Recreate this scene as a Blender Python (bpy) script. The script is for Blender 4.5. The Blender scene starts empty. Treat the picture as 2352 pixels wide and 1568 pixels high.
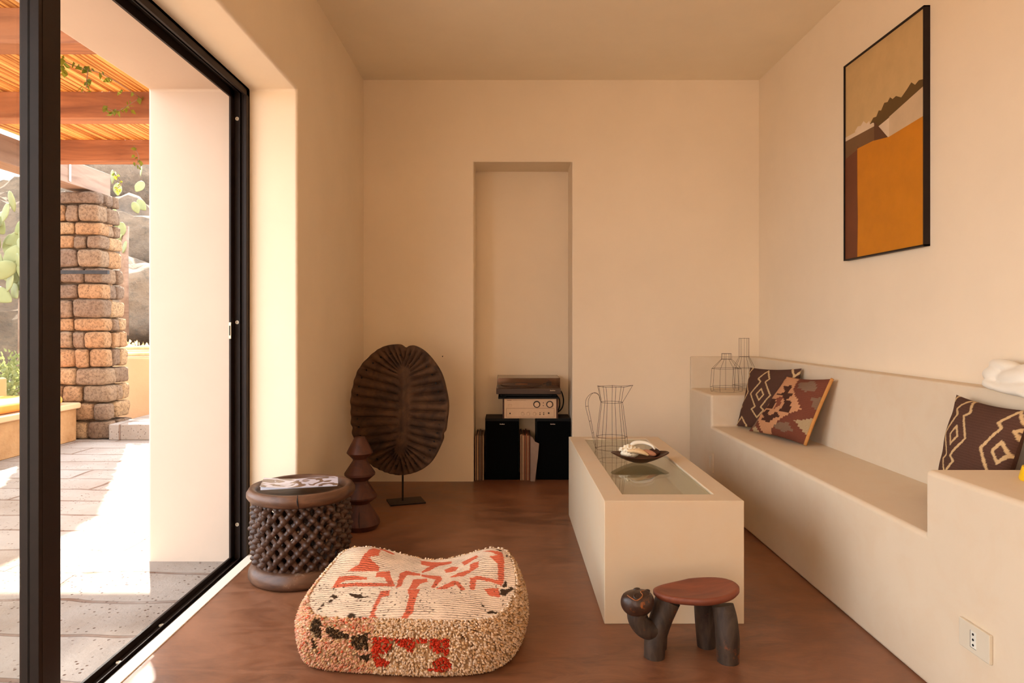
import bpy, bmesh, math, random
import numpy as np
from mathutils import Vector, Matrix, noise
random.seed(7); rng = np.random.RandomState(7)
PI = math.pi
SC = bpy.context.scene
COL = SC.collection

def L(r, g, b):
    def f(c):
        c /= 255.0
        return c/12.92 if c <= .04045 else ((c+.055)/1.055)**2.4
    return (f(r), f(g), f(b))

# ------------------------------------------------------------ camera
cam_d = bpy.data.cameras.new('camera'); cam = bpy.data.objects.new('camera', cam_d); COL.objects.link(cam)
cam.location = (0, 0, 1.06); cam.rotation_euler = (PI/2, 0, 0)
cam_d.sensor_width = 36; cam_d.lens = 24.0
cam_d.shift_x = .0055; cam_d.shift_y = -.0166
cam_d.clip_start = .02; cam_d.clip_end = 300
SC.camera = cam
# ------------------------------------------------------------ world, sun, exposure
SC.view_settings.view_transform = 'Standard'; SC.view_settings.look = 'None'
SC.view_settings.gamma = 1; SC.view_settings.use_curve_mapping = False
SC.view_settings.exposure = 0.27
SUN_EL = math.radians(35.0); SUN_H = Vector((-.47, .883, 0)).normalized()
w = bpy.data.worlds.new('sky'); SC.world = w; w.use_nodes = True
nt = w.node_tree; nt.nodes.clear()
sky = nt.nodes.new('ShaderNodeTexSky'); sky.sky_type = 'NISHITA'; sky.sun_disc = False
sky.sun_elevation = SUN_EL; sky.sun_rotation = math.atan2(SUN_H.x, SUN_H.y)
sky.dust_density = 3.0; sky.air_density = 1.0; sky.ozone_density = .6
mixw = nt.nodes.new('ShaderNodeMix'); mixw.data_type = 'RGBA'; mixw.blend_type = 'MIX'
mixw.inputs[0].default_value = .78
nt.links.new(sky.outputs[0], mixw.inputs[6]); mixw.inputs[7].default_value = (7.6, 8.1, 8.6, 1)
bg = nt.nodes.new('ShaderNodeBackground'); bg.inputs[1].default_value = .6
out = nt.nodes.new('ShaderNodeOutputWorld')
nt.links.new(mixw.outputs[2], bg.inputs[0]); nt.links.new(bg.outputs[0], out.inputs[0])
sd = bpy.data.lights.new('sun', 'SUN'); sd.energy = 32.0; sd.angle = math.radians(.8); sd.color = (1, .92, .80)
sun = bpy.data.objects.new('sun', sd); COL.objects.link(sun)
dirv = -(SUN_H*math.cos(SUN_EL) + Vector((0, 0, math.sin(SUN_EL))))
sun.rotation_euler = dirv.to_track_quat('-Z', 'Y').to_euler(); sun.location = (-6, 12, 9)

# ------------------------------------------------------------ helpers
def tag(o, label=None, cat=None, group=None, kind=None):
    if label: o['label'] = label
    if cat: o['category'] = cat
    if group: o['group'] = group
    if kind: o['kind'] = kind
    return o
def thing(name, label, cat, loc=(0, 0, 0), rz=0, group=None):
    o = bpy.data.objects.new(name, None); COL.objects.link(o)
    o.location = loc; o.rotation_euler = (0, 0, rz); o.empty_display_size = .05
    return tag(o, label, cat, group)
def obj(name, bm, mat, parent=None, smooth=False, bevel=0, seg=2, loc=None, rot=None, auto=None):
    me = bpy.data.meshes.new(name)
    if isinstance(bm, bmesh.types.BMesh):
        bmesh.ops.recalc_face_normals(bm, faces=bm.faces[:])
        bm.to_mesh(me); bm.free()
    else: me = bm
    o = bpy.data.objects.new(name, me); COL.objects.link(o)
    for m in (mat if isinstance(mat, (list, tuple)) else [mat]): me.materials.append(m)
    if parent: o.parent = parent
    if loc: o.location = loc
    if rot: o.rotation_euler = rot
    if smooth or bevel:
        for p in me.polygons: p.use_smooth = True
    if bevel:
        b = o.modifiers.new('bevel', 'BEVEL'); b.width = bevel; b.segments = seg; b.limit_method = 'ANGLE'
        b.angle_limit = math.radians(35); b.harden_normals = True
    elif auto:
        e = o.modifiers.new('es', 'EDGE_SPLIT'); e.split_angle = math.radians(auto)
    return o
def struct(name, bm, mat, **k):
    return tag(obj(name, bm, mat, **k), kind='structure')
def box(bm, x0, x1, y0, y1, z0, z1, M=None, mi=0):
    vs = [Vector((x, y, z)) for x in (x0, x1) for y in (y0, y1) for z in (z0, z1)]
    if M: vs = [M @ v for v in vs]
    v = [bm.verts.new(p) for p in vs]
    for f in ((0, 1, 3, 2), (4, 6, 7, 5), (0, 4, 5, 1), (2, 3, 7, 6), (0, 2, 6, 4), (1, 5, 7, 3)):
        q = bm.faces.new([v[i] for i in f]); q.material_index = mi
    return bm
def B(*a, **k): return box(bmesh.new(), *a, **k)
def extrude_poly(pts, axis, a, b, bm=None):
    """pts 2D polygon; axis 'x' -> (y,z), 'y' -> (x,z), 'z' -> (x,y); between a and b"""
    bm = bm or bmesh.new()
    def P(p, t):
        return {'x': (t, p[0], p[1]), 'y': (p[0], t, p[1]), 'z': (p[0], p[1], t)}[axis]
    A = [bm.verts.new(P(p, a)) for p in pts]; C = [bm.verts.new(P(p, b)) for p in pts]
    bm.faces.new(A); bm.faces.new(C[::-1])
    n = len(pts)
    for i in range(n): bm.faces.new((A[i], C[i], C[(i+1) % n], A[(i+1) % n]))
    return bm
def lathe(prof, n=48, bm=None, M=None, fn=None, closed=False):
    bm = bm or bmesh.new(); rings = []
    for r, z in prof:
        if r < 1e-5:
            p = Vector((0, 0, z)); rings.append([bm.verts.new(M @ p if M else p)])
        else:
            ring = []
            for i in range(n):
                a = 2*PI*i/n; rr = r*(fn(a, z) if fn else 1)
                p = Vector((rr*math.cos(a), rr*math.sin(a), z)); ring.append(bm.verts.new(M @ p if M else p))
            rings.append(ring)
    prs = list(zip(rings[:-1], rings[1:]))
    if closed: prs.append((rings[-1], rings[0]))
    for A, C in prs:
        for i in range(n):
            j = (i+1) % n
            if len(A) == 1 and len(C) == 1: continue
            if len(A) == 1: bm.faces.new((A[0], C[i], C[j]))
            elif len(C) == 1: bm.faces.new((A[i], A[j], C[0]))
            else: bm.faces.new((A[i], A[j], C[j], C[i]))
    return bm
def tube(bm, pts, r, n=8, cap=True, flat=None):
    """sweep a circle (radius r or per-point radii) along pts"""
    pts = [Vector(p) for p in pts]; rs = r if isinstance(r, (list, tuple)) else [r]*len(pts)
    up = None; rings = []
    for i, p in enumerate(pts):
        t = (pts[min(i+1, len(pts)-1)] - pts[max(i-1, 0)]).normalized()
        if up is None:
            up = Vector((0, 0, 1)) if abs(t.z) < .9 else Vector((0, 1, 0))
        s = t.cross(up)
        if s.length < 1e-4: s = t.cross(Vector((1, 0, 0)))
        s.normalize(); up = s.cross(t).normalized()
        fx, fy = flat or (1, 1)
        rings.append([bm.verts.new(p + s*math.cos(2*PI*k/n)*rs[i]*fx + up*math.sin(2*PI*k/n)*rs[i]*fy) for k in range(n)])
    for A, C in zip(rings[:-1], rings[1:]):
        for k in range(n): bm.faces.new((A[k], A[(k+1) % n], C[(k+1) % n], C[k]))
    if cap: bm.faces.new(rings[0][::-1]); bm.faces.new(rings[-1])
    return bm
def curve_pts(pts, n=6):
    """Catmull-Rom through pts"""
    P = [Vector(p) for p in pts]; P = [2*P[0]-P[1]] + P + [2*P[-1]-P[-2]]; o = []
    for i in range(1, len(P)-2):
        for k in range(n):
            t = k/n; a, b, c, d = P[i-1:i+3]
            o.append(.5*((2*b) + (c-a)*t + (2*a-5*b+4*c-d)*t*t + (3*b-a-3*c+d)*t**3))
    o.append(P[-2]); return o
def blob(bm, c, rad, sub=2, M=None):
    mm = Matrix.Translation(Vector(c)) @ (M or Matrix.Identity(4)) @ Matrix.Diagonal((rad[0], rad[1], rad[2], 1))
    return bmesh.ops.create_icosphere(bm, subdivisions=sub, radius=1, matrix=mm)['verts']
def rot(ax, deg): return Matrix.Rotation(math.radians(deg), 4, ax)
def remesh(o, vox, sm=2):
    r = o.modifiers.new('remesh', 'REMESH'); r.mode = 'VOXEL'; r.voxel_size = vox; r.use_smooth_shade = True
    if sm:
        s = o.modifiers.new('smooth', 'SMOOTH'); s.factor = .6; s.iterations = sm
def inpoly(X, Y, poly):
    c = np.zeros(X.shape, bool); n = len(poly)
    for i in range(n):
        x1, y1 = poly[i]; x2, y2 = poly[(i+1) % n]
        if y1 == y2: continue
        m = ((y1 > Y) != (y2 > Y)) & (X < (x2-x1)*(Y-y1)/(y2-y1)+x1)
        c ^= m
    return c
def near_line(X, Y, pts, wd, closed=False):
    m = np.zeros(X.shape, bool); P = list(pts) + ([pts[0]] if closed else [])
    for (x1, y1), (x2, y2) in zip(P[:-1], P[1:]):
        dx, dy = x2-x1, y2-y1; l2 = dx*dx+dy*dy+1e-12
        t = np.clip(((X-x1)*dx+(Y-y1)*dy)/l2, 0, 1)
        m |= np.hypot(X-x1-t*dx, Y-y1-t*dy) < wd
    return m
def set_cols(me, cols):
    ca = me.color_attributes.new(name='Col', type='FLOAT_COLOR', domain='POINT')
    a = np.ones((len(me.vertices), 4), np.float32); a[:, :3] = cols
    ca.data.foreach_set('color', a.ravel())

# ------------------------------------------------------------ materials
class MB:
    def __init__(s, name):
        s.m = bpy.data.materials.new(name); s.m.use_nodes = True
        s.t = s.m.node_tree; s.b = s.t.nodes['Principled BSDF']; s.tc = s.t.nodes.new('ShaderNodeTexCoord')
    def n(s, typ, **k):
        x = s.t.nodes.new('ShaderNode'+typ)
        for a, v in k.items(): setattr(x, a, v)
        return x
    def l(s, a, b): s.t.links.new(a, b)
    def vec(s, scale=(1, 1, 1), rot=(0, 0, 0)):
        mp = s.n('Mapping'); s.l(s.tc.outputs['Object'], mp.inputs[0])
        mp.inputs['Scale'].default_value = scale; mp.inputs['Rotation'].default_value = rot
        return mp.outputs[0]
    def noise(s, sc, det=4, rough=.55, vec=None, dist=0):
        x = s.n('TexNoise'); x.inputs['Scale'].default_value = sc; x.inputs['Detail'].default_value = det
        x.inputs['Roughness'].default_value = rough; x.inputs['Distortion'].default_value = dist
        s.l(vec or s.tc.outputs['Object'], x.inputs['Vector']); return x.outputs['Fac']
    def ramp(s, fac, stops):
        r = s.n('ValToRGB'); e = r.color_ramp.elements
        while len(e) < len(stops): e.new(.5)
        for k, (p, c) in enumerate(stops):
            e[k].position = p; e[k].color = (*c, 1) if len(c) == 3 else c
        s.l(fac, r.inputs[0]); return r.outputs[0]
    def mix(s, f, a, b, mode='MIX'):
        x = s.n('Mix', data_type='RGBA', blend_type=mode)
        for i, v in ((0, f), (6, a), (7, b)):
            if isinstance(v, (int, float)): x.inputs[i].default_value = v
            elif isinstance(v, tuple): x.inputs[i].default_value = (*v, 1)
            else: s.l(v, x.inputs[i])
        return x.outputs[2]
    def math(s, op, a, b=0):
        x = s.n('Math', operation=op)
        for i, v in ((0, a), (1, b)):
            if isinstance(v, (int, float)): x.inputs[i].default_value = v
            else: s.l(v, x.inputs[i])
        return x.outputs[0]
    def bump(s, h, strength=.3, dist=.01):
        b = s.n('Bump'); b.inputs['Strength'].default_value = strength; b.inputs['Distance'].default_value = dist
        s.l(h, b.inputs['Height'])
        s.l(b.outputs[0], s.b.inputs['Normal']); return b.outputs[0]
    def set(s, col=None, rough=None, metal=None, spec=None, **k):
        for nm, v in (('Base Color', col), ('Roughness', rough), ('Metallic', metal), ('Specular IOR Level', spec)):
            if v is None: continue
            if isinstance(v, tuple): s.b.inputs[nm].default_value = (*v, 1)
            elif isinstance(v, (int, float)): s.b.inputs[nm].default_value = v
            else: s.l(v, s.b.inputs[nm])
        for nm, v in k.items(): s.b.inputs[nm.replace('_', ' ')].default_value = v
        return s.m
def simple(name, col, rough=.5, metal=0, var=.12, sc=12, bump=0, spec=.5):
    m = MB(name); f = m.noise(sc)
    c = m.ramp(f, [(.3, tuple(x*(1-var) for x in col)), (.7, tuple(min(1, x*(1+var)) for x in col))])
    if bump: m.bump(m.noise(sc*5, 3), bump, .004)
    return m.set(c, rough, metal, spec)
def plaster(name, col, bump=.12, rough=.75, var=.035, blotch=None):
    m = MB(name); f = m.noise(1.6, 5, .6)
    c = m.ramp(f, [(.3, tuple(x*(1-var) for x in col)), (.7, tuple(min(1, x*(1+var)) for x in col))])
    if blotch:
        g = m.noise(7, 6, .65, dist=.6)
        c = m.mix(m.ramp(g, [(.45, (0, 0, 0)), (.75, (.38, .38, .38))]), c, blotch)
    m.bump(m.math('ADD', m.noise(5, 4), m.math('MULTIPLY', m.noise(60, 3), .12)), bump, .02)
    return m.set(c, rough, spec=.25)
def wood(name, c1, c2, scale=6, stretch=(1, 1, 8), rough=.5, bump=.25, c3=None, t3=.6):
    m = MB(name); v = m.vec(tuple(1/x for x in stretch))
    f = m.noise(scale*4, 6, .6, v, .8)
    c = m.ramp(f, [(.3, c1), (.7, c2)])
    if c3:
        g = m.noise(scale*1.5, 5, .7)
        c = m.mix(m.ramp(g, [(t3, (0, 0, 0)), (t3+.08, (1, 1, 1))]), c, c3)
    m.bump(f, bump, .006)
    return m.set(c, rough, spec=.4)

WALL = L(246, 226, 198)
M_wall = plaster('wall_plaster', WALL)
M_ceil = plaster('ceiling_plaster', L(251, 234, 206))
M_bench = plaster('bench_plaster', L(228, 208, 180), .1, .55, .03, L(222, 192, 156))
M_table = plaster('table_plaster', L(216, 194, 164), .1, .5, .04, L(218, 184, 142))
M_out = plaster('outdoor_plaster', L(200, 160, 122), .3, .9, .07)
M_black = simple('black_powder_coat', (.020, .012, .009), .5, 0, .1, 20, 0, .18)
M_blackmat = simple('matte_black', (.005, .005, .005), .6, 0, .2, 30, 0, .2)
M_iron = simple('dark_iron', (.02, .014, .011), .45, .5, .3, 30)
M_wire = simple('annealed_wire', (.075, .032, .016), .6, .2, .4, 60)
M_steel = simple('brushed_steel', (.6, .56, .5), .35, 1, .1, 80)
M_ivory = simple('ivory_plastic', L(222, 208, 184), .35, 0, .03, 9)
M_dark = simple('dark_hole', (.004, .003, .003), .8)
M_brass = simple('pale_brass', (.55, .45, .3), .4, .9)

# polished earth floor
m = MB('polished_earth_floor')
a = m.noise(1.1, 6, .65, dist=.5); b = m.noise(5.5, 8, .7, m.vec((1, 2.4, 1), (0, 0, .25)), 1.2)
c = m.ramp(a, [(.32, L(84, 50, 32)), (.5, L(116, 72, 46)), (.68, L(150, 98, 66))])
c = m.mix(m.ramp(b, [(.4, (0, 0, 0)), (.75, (.75, .75, .75))]), c, L(158, 108, 78))
c = m.mix(m.ramp(m.noise(14, 5, .7, m.vec((1, 3, 1), (0, 0, .3)), 1.5), [(.6, (0, 0, 0)), (.75, (.3, .3, .3))]), c, L(160, 114, 90))
m.bump(m.math('ADD', b, a), .10, .008)
M_floor = m.set(c, m.ramp(b, [(.3, (.30,)*3), (.7, (.46,)*3)]), spec=.55)

# terrace paving
m = MB('terrace_tuff_slabs')
v = m.vec((1, 1, 1), (0, 0, .03))
br = m.n('TexBrick'); br.offset = .37; m.l(v, br.inputs['Vector'])
br.inputs['Scale'].default_value = 1; br.inputs['Brick Width'].default_value = .95; br.inputs['Row Height'].default_value = .3
br.inputs['Mortar Size'].default_value = .012; br.inputs['Mortar Smooth'].default_value = .3; br.inputs['Bias'].default_value = 0
br.inputs['Color1'].default_value = (*L(152, 140, 130), 1); br.inputs['Color2'].default_value = (*L(138, 122, 108), 1)
br.inputs['Mortar'].default_value = (*L(108, 80, 62), 1)
wob = m.noise(3, 5, .6)
vm = m.n('VectorMath', operation='ADD'); sc_ = m.n('VectorMath', operation='SCALE'); sc_.inputs[3].default_value = .10
nz = m.n('TexNoise'); nz.inputs['Scale'].default_value = 2.2; m.l(m.tc.outputs['Object'], nz.inputs['Vector'])
m.l(nz.outputs['Color'], sc_.inputs[0]); m.l(v, vm.inputs[0]); m.l(sc_.outputs[0], vm.inputs[1]); m.l(vm.outputs[0], br.inputs['Vector'])
pit = m.n('TexVoronoi'); pit.inputs['Scale'].default_value = 42; m.l(m.tc.outputs['Object'], pit.inputs['Vector'])
pits = m.ramp(pit.outputs['Distance'], [(.10, (0, 0, 0)), (.24, (1, 1, 1))])
psel = m.ramp(m.noise(9, 3), [(.42, (1, 1, 1)), (.58, (0, 0, 0))])
pp = m.mix(psel, pits, (1.0, 1.0, 1.0))
c = m.mix(m.ramp(wob, [(.35, (0, 0, 0)), (.7, (.6, .6, .6))]), br.outputs[0], L(166, 156, 146))
c = m.mix(1.0, c, m.mix(pp, L(150, 105, 80), (1.0, 1.0, 1.0)), 'MULTIPLY')
h = m.math('SUBTRACT', m.math('ADD', m.math('MULTIPLY', m.noise(7, 8, .7), .5), m.math('MULTIPLY', pp, .25)), m.math('MULTIPLY', br.outputs['Fac'], .9))
m.bump(h, .8, .02)
M_terrace = m.set(c, .9, spec=.2)

M_stone = None
def stone_mat(name, cols):
    m = MB(name); f = m.noise(6, 8, .7); g = m.noise(40, 5, .8)
    at = m.n('Attribute'); at.attribute_name = 'Col'
    c = m.mix(m.ramp(f, [(.3, (0, 0, 0)), (.7, (1, 1, 1))]), cols[0], cols[1])
    c = m.mix(.65, c, at.outputs['Color'])
    c = m.mix(m.ramp(g, [(.35, (.75, .75, .75)), (.55, (0, 0, 0))]), c, cols[2])
    m.bump(m.math('ADD', f, m.math('MULTIPLY', g, .5)), .9, .03)
    return m.set(c, .95, spec=.15)
M_stone = stone_mat('tuff_stone', (L(126, 102, 82), L(168, 142, 114), L(74, 54, 40)))
m = MB('hillside_rock')
f = m.noise(.9, 9, .7); g = m.noise(5, 8, .75)
c = m.ramp(f, [(.3, L(122, 104, 92)), (.5, L(164, 140, 118)), (.7, L(198, 168, 140))])
c = m.mix(m.ramp(g, [(.5, (0, 0, 0)), (.7, (.6, .6, .6))]), c, L(96, 98, 92))
m.bump(m.math('ADD', f, g), 1.0, .25); M_rock = m.set(c, .95, spec=.1)
m = MB('outer_bench_stone')
f = m.noise(3, 7, .7)
c = m.ramp(f, [(.3, L(150, 108, 70)), (.7, L(190, 148, 104))]); m.bump(m.noise(12, 6, .7), .7, .02)
M_obench = m.set(c, .9, spec=.15)
m = MB('ochre_canvas'); m.bump(m.noise(300, 2), .3, .002)
M_ocush = m.set(m.ramp(m.noise(4), [(.3, L(214, 132, 58)), (.7, L(232, 160, 84))]), .9, spec=.1)
M_beam = wood('pergola_timber', L(118, 72, 46), L(168, 110, 72), 3, (9, 1, 1), .7, .3)
M_beam2 = wood('pergola_side_timber', L(116, 88, 70), L(150, 122, 102), 3, (1, 9, 1), .7, .3)
m = MB('cane_reeds'); at = m.n('Attribute'); at.attribute_name = 'Col'
tr = m.n('BsdfTranslucent'); mx = m.n('MixShader'); mx.inputs[0].default_value = .5
c = m.mix(m.ramp(m.noise(30, 3, .5, m.vec((1, .08, 1))), [(.3, (0, 0, 0)), (.7, (.5, .5, .5))]), at.outputs['Color'], L(160, 110, 64))
m.set(c, .7, spec=.2); m.l(c, tr.inputs[0])
mo = m.t.nodes['Material Output']; m.l(m.b.outputs[0], mx.inputs[1]); m.l(tr.outputs[0], mx.inputs[2]); m.l(mx.outputs[0], mo.inputs[0]); M_reed = m.m
def leafmat(name, c1, c2, tl=.35, sc=6):
    m = MB(name); c = m.ramp(m.noise(sc, 4), [(.3, c1), (.7, c2)])
    tr = m.n('BsdfTranslucent'); mx = m.n('MixShader'); mx.inputs[0].default_value = tl
    m.set(c, .5, spec=.3); m.l(c, tr.inputs[0]); mo = m.t.nodes['Material Output']
    m.l(m.b.outputs[0], mx.inputs[1]); m.l(tr.outputs[0], mx.inputs[2]); m.l(mx.outputs[0], mo.inputs[0]); return m.m
M_cact = leafmat('cactus_skin', L(112, 118, 74), L(160, 158, 112), .1, 3)
M_leaf = leafmat('shrub_leaf', L(92, 104, 60), L(160, 160, 100))
M_leafdry = leafmat('dry_shrub_leaf', L(190, 150, 100), L(226, 190, 140))
M_vine = leafmat('vine_leaf', L(80, 100, 30), L(150, 150, 50))
# glass: thin clear sheet
def sheet_glass(name, tint, rough=0.0, ior=1.5):
    m = MB(name); lw = m.n('LayerWeight'); lw.inputs[0].default_value = .5
    f0 = ((ior-1)/(ior+1))**2
    fr = m.n('Math', operation='MULTIPLY_ADD'); m.l(m.math('POWER', lw.outputs['Facing'], 5.0), fr.inputs[0])
    fr.inputs[1].default_value = 1-f0; fr.inputs[2].default_value = f0
    tp = m.n('BsdfTransparent'); tp.inputs[0].default_value = (*tint, 1)
    gl = m.n('BsdfGlossy'); gl.inputs['Roughness'].default_value = rough
    mx = m.n('MixShader'); m.l(fr.outputs[0], mx.inputs[0]); m.l(tp.outputs[0], mx.inputs[1]); m.l(gl.outputs[0], mx.inputs[2])
    m.l(mx.outputs[0], m.t.nodes['Material Output'].inputs[0]); return m.m
M_glass = sheet_glass('door_glass', (.97, .97, .95))
M_tglass = sheet_glass('table_glass', (.91, .94, .89), .01, 1.7)
M_cover = sheet_glass('smoked_acrylic', (.80, .72, .65), .03)

# vertex colour fabrics
def colmat(name, rough=.95, wsc=0, waxis=(1, 1, 1), bump=.3, nsc=200, dark=.0, spec=.05):
    m = MB(name); at = m.n('Attribute'); at.attribute_name = 'Col'
    c = at.outputs['Color']
    c = m.mix(.35, c, m.ramp(m.noise(nsc, 3), [(.3, (.6, .6, .6)), (.7, (1, 1, 1))]), 'MULTIPLY')
    h = m.noise(nsc, 3)
    if wsc:
        wv = m.n('TexWave', wave_type='BANDS', bands_direction='Y'); wv.inputs['Scale'].default_value = wsc
        wv.inputs['Distortion'].default_value = 2.5; wv.inputs['Detail'].default_value = 2; wv.inputs['Detail Scale'].default_value = 3
        m.l(m.vec(waxis), wv.inputs['Vector'])
        if dark: c = m.mix(m.math('MULTIPLY', m.ramp(wv.outputs['Fac'], [(.0, (1, 1, 1)), (.28, (0, 0, 0))]), m.ramp(m.noise(16, 4), [(.35, (.1,)*3), (.6, (dark,)*3)])), c, L(60, 36, 22))
        h = m.math('ADD', m.math('MULTIPLY', wv.outputs['Fac'], .8), m.math('MULTIPLY', h, .6))
    m.bump(h, bump, .004); return m.set(c, rough, spec=spec)
M_weave = colmat('flatwoven_wool', wsc=26, bump=.6, dark=.9)
M_tuft = colmat('tufted_wool', nsc=90, bump=.5)
M_kilim = colmat('kilim_wool', nsc=260, bump=.4)

# ============================================================ ROOM SHELL
XL, XR, YB, ZC = -.965, 1.706, 4.61, 2.71
XO = -1.656      # outer face of the left wall
YJ, ZH = 3.155, 2.146
RY = -5.5        # rear wall
# floor
struct('floor', B(-1.14, XR+.02, RY, YB+.35, -.12, 0), M_floor)
struct('ceiling', B(XL-.5, XR+.3, RY-.2, YB+.45, ZC, ZC+.2), M_ceil)
struct('wall_left', extrude_poly([(YJ, -.15), (YB+.5, -.15), (YB+.5, ZC+.1), (RY-.2, ZC+.1), (RY-.2, -.15), (-5.0, -.15), (-5.0, 2.5), (-.6, 2.5), (-.6, -.15), (.5, -.15), (.5, ZH), (YJ, ZH)], 'x', -1.262, XL), M_wall, bevel=.014, seg=3)  # rear opening, unseen behind the camera, is added to bring in daylight
M_walldim = plaster('wall_plaster_dimmed', L(202, 180, 160))  # wall plaster darkened in colour to offset strong daylight on the outer reveal
struct('wall_outer', extrude_poly([(YJ, -.15), (YB+.5, -.15), (YB+.5, ZC+.1), (RY-.2, ZC+.1), (RY-.2, -.15), (-5.0, -.15), (-5.0, 2.5), (-.6, 2.5), (-.6, -.15), (.5, -.15), (.5, ZH), (YJ, ZH)], 'x', XO, -1.262), M_walldim, bevel=.014, seg=3)
bm = extrude_poly([(XL-.2, -.1), (-.2206, -.1), (-.2206, 2.157), (.444, 2.157), (.444, -.1), (XR+.3, -.1), (XR+.3, ZC+.05), (XL-.2, ZC+.05)], 'y', YB, YB+.30)
struct('wall_back', bm, M_wall, bevel=.007, seg=2)
struct('wall_niche', B(-.4, .6, YB+.30, YB+.45, -.05, 2.3), M_wall)
struct('wall_right', B(XR, XR+.2, RY-.1, YB+.3, -.05, ZC+.05), M_wall)
struct('wall_front', extrude_poly([(XL, 0), (XR, 0), (XR, ZC), (XL, ZC)], 'y', RY-.15, RY), M_wall)
struct('trim_1', B(-1.186, -1.138, .5, YJ, -.10, .004), plaster('threshold_plaster', L(236, 222, 204)), bevel=.003)

# glazed door frame in the left opening
dr = thing('door_1', 'black metal sliding door frame set in the deep white reveal', 'door', (-1.22, 1.8, 0)); dr['kind'] = 'structure'
def dloc(bm):
    for v in bm.verts: v.co -= Vector((-1.22, 1.8, 0))
    return bm
bm = bmesh.new()
X0, X1 = -1.262, -1.186
for (y0, y1, z0, z1) in ((YJ-.012, YJ, -.02, ZH), (0.5, YJ, ZH-.014, ZH), (0.5, YJ, -.09, -.022)):
    box(bm, X0, X1, y0, y1, z0, z1)
# raised lips of the track: outer, middle, inner
for xa, xb, d in ((X0, X0+.010, .050), (X0+.036, X0+.041, .026), (X1-.011, X1, .040)):
    box(bm, xa, xb, YJ-d, YJ, -.02, ZH); box(bm, xa, xb, 0.5, YJ, ZH-d, ZH); box(bm, xa, xb, 0.5, YJ, -.05, -.022+d*.45)
obj('door_frame', dloc(bm), M_black, dr, bevel=.0015)
CAP = [(.0, 0), (.0035, 0), (.0035, .004), (.0085, .004), (.0085, 0)]
for z in (1.06+470/497, 1.06+5/497, 1.06-457/497): obj('screw_cap', dloc(lathe(CAP, 16, M=Matrix.Translation((X0+.024, YJ-.013, z)) @ rot('X', 90))), M_ivory, dr)
for y in (2.45, 2.18): obj('screw_cap', dloc(lathe(CAP, 16, M=Matrix.Translation((X0+.024, y, -.021)))), M_ivory, dr)
bm = B(X0+.001, X0+.012, YJ-.056, YJ-.050, .995, 1.070)
obj('strike_plate', dloc(bm), M_brass, dr, bevel=.001)
obj('strike_slot', dloc(B(X0+.004, X0+.009, YJ-.0575, YJ-.055, 1.01, 1.055)), M_dark, dr)
# sliding leaf (pushed towards the camera side)
sl = thing('door_2', 'black framed glass sliding leaf at the left of the picture', 'door', (-1.225, 1.79, -.02)); sl['kind'] = 'structure'
def sloc(bm):
    for v in bm.verts: v.co -= Vector((-1.225, 1.79, -.02))
    return bm
bm = B(-1.250, -1.200, 1.752, 1.838, -.018, ZH-.015)
box(bm, -1.2005, -1.1985, 1.765, 1.768, 0, ZH-.02)
obj('stile', sloc(bm), M_black, sl, bevel=.003)
bm = B(-1.250, -1.200, 0.6, 1.752, -.018, .06); box(bm, -1.25, -1.2, 0.6, 1.752, ZH-.08, ZH-.015); box(bm, -1.25, -1.2, 0.52, 0.6, -.018, ZH-.015)
obj('rail', sloc(bm), M_black, sl, bevel=.003)
obj('glass_pane', sloc(B(-1.229, -1.223, 0.6, 1.752, .06, ZH-.08)), M_glass, sl)

# ============================================================ BUILT-IN BENCH
XB, YA, YN = 1.235, 4.118, 2.015
ZA, ZS, ZL = .634, .445, .845
bn = thing('masonry_bench', 'long cream plaster built-in bench with raised block ends along the right wall', 'bench', (1.45, 3.0, 0))
def bloc(bm):
    for v in bm.verts: v.co -= Vector((1.45, 3.0, 0))
    return bm
obj('body', bloc(extrude_poly([(.2, 0), (.2, ZA), (YN, ZA), (YN, ZS), (YA, ZS), (YA, ZA), (YB-.001, ZA), (YB-.001, 0)], 'x', XB, XR-.001)), M_bench, bn, bevel=.016, seg=4)
bm = extrude_poly([(XB+.004, YB-.001), (XR-.001, YB-.001), (XR-.001, .2), (1.622, .2), (1.622, YB-.028), (XB+.004, YB-.028)], 'z', .30, ZL)
obj('backrest', bloc(bm), M_bench, bn, bevel=.008, seg=3)

# wall sockets on the bench front
sk = thing('wall_socket', 'cream electric socket plate low on the near end of the bench front', 'socket', (XB, 1.791, .233))
obj('cover_plate', B(-.0095, 0, -.0585, .0585, -.0375, .0375), M_ivory, sk, bevel=.002)
M_white = simple('white_plastic', L(232, 226, 210), .3)
obj('insert', B(-.0105, -.009, -.011, .011, -.022, .022), M_white, sk)
bm = bmesh.new()
for z in (-.014, 0, .014): lathe([(0, .0), (.0032, 0), (.0032, .001)], 12, bm, Matrix.Translation((-.0106, 0, z)) @ rot('Y', -90))
box(bm, -.0108, -.0104, .0105, .0115, -.022, .022); box(bm, -.0108, -.0104, -.0115, .0115, -.0225, -.0215)
obj('pin_hole', bm, M_dark, sk)
sk = thing('wall_socket', 'small cream switch plate on the far end of the bench front, behind the table', 'socket', (XB, 4.10, .235))
obj('cover_plate', B(-.011, 0, -.042, .042, -.058, .058), M_bench, sk, bevel=.002)
obj('insert', B(-.0125, -.0105, -.012, .012, -.034, .034), M_ivory, sk)

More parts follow.
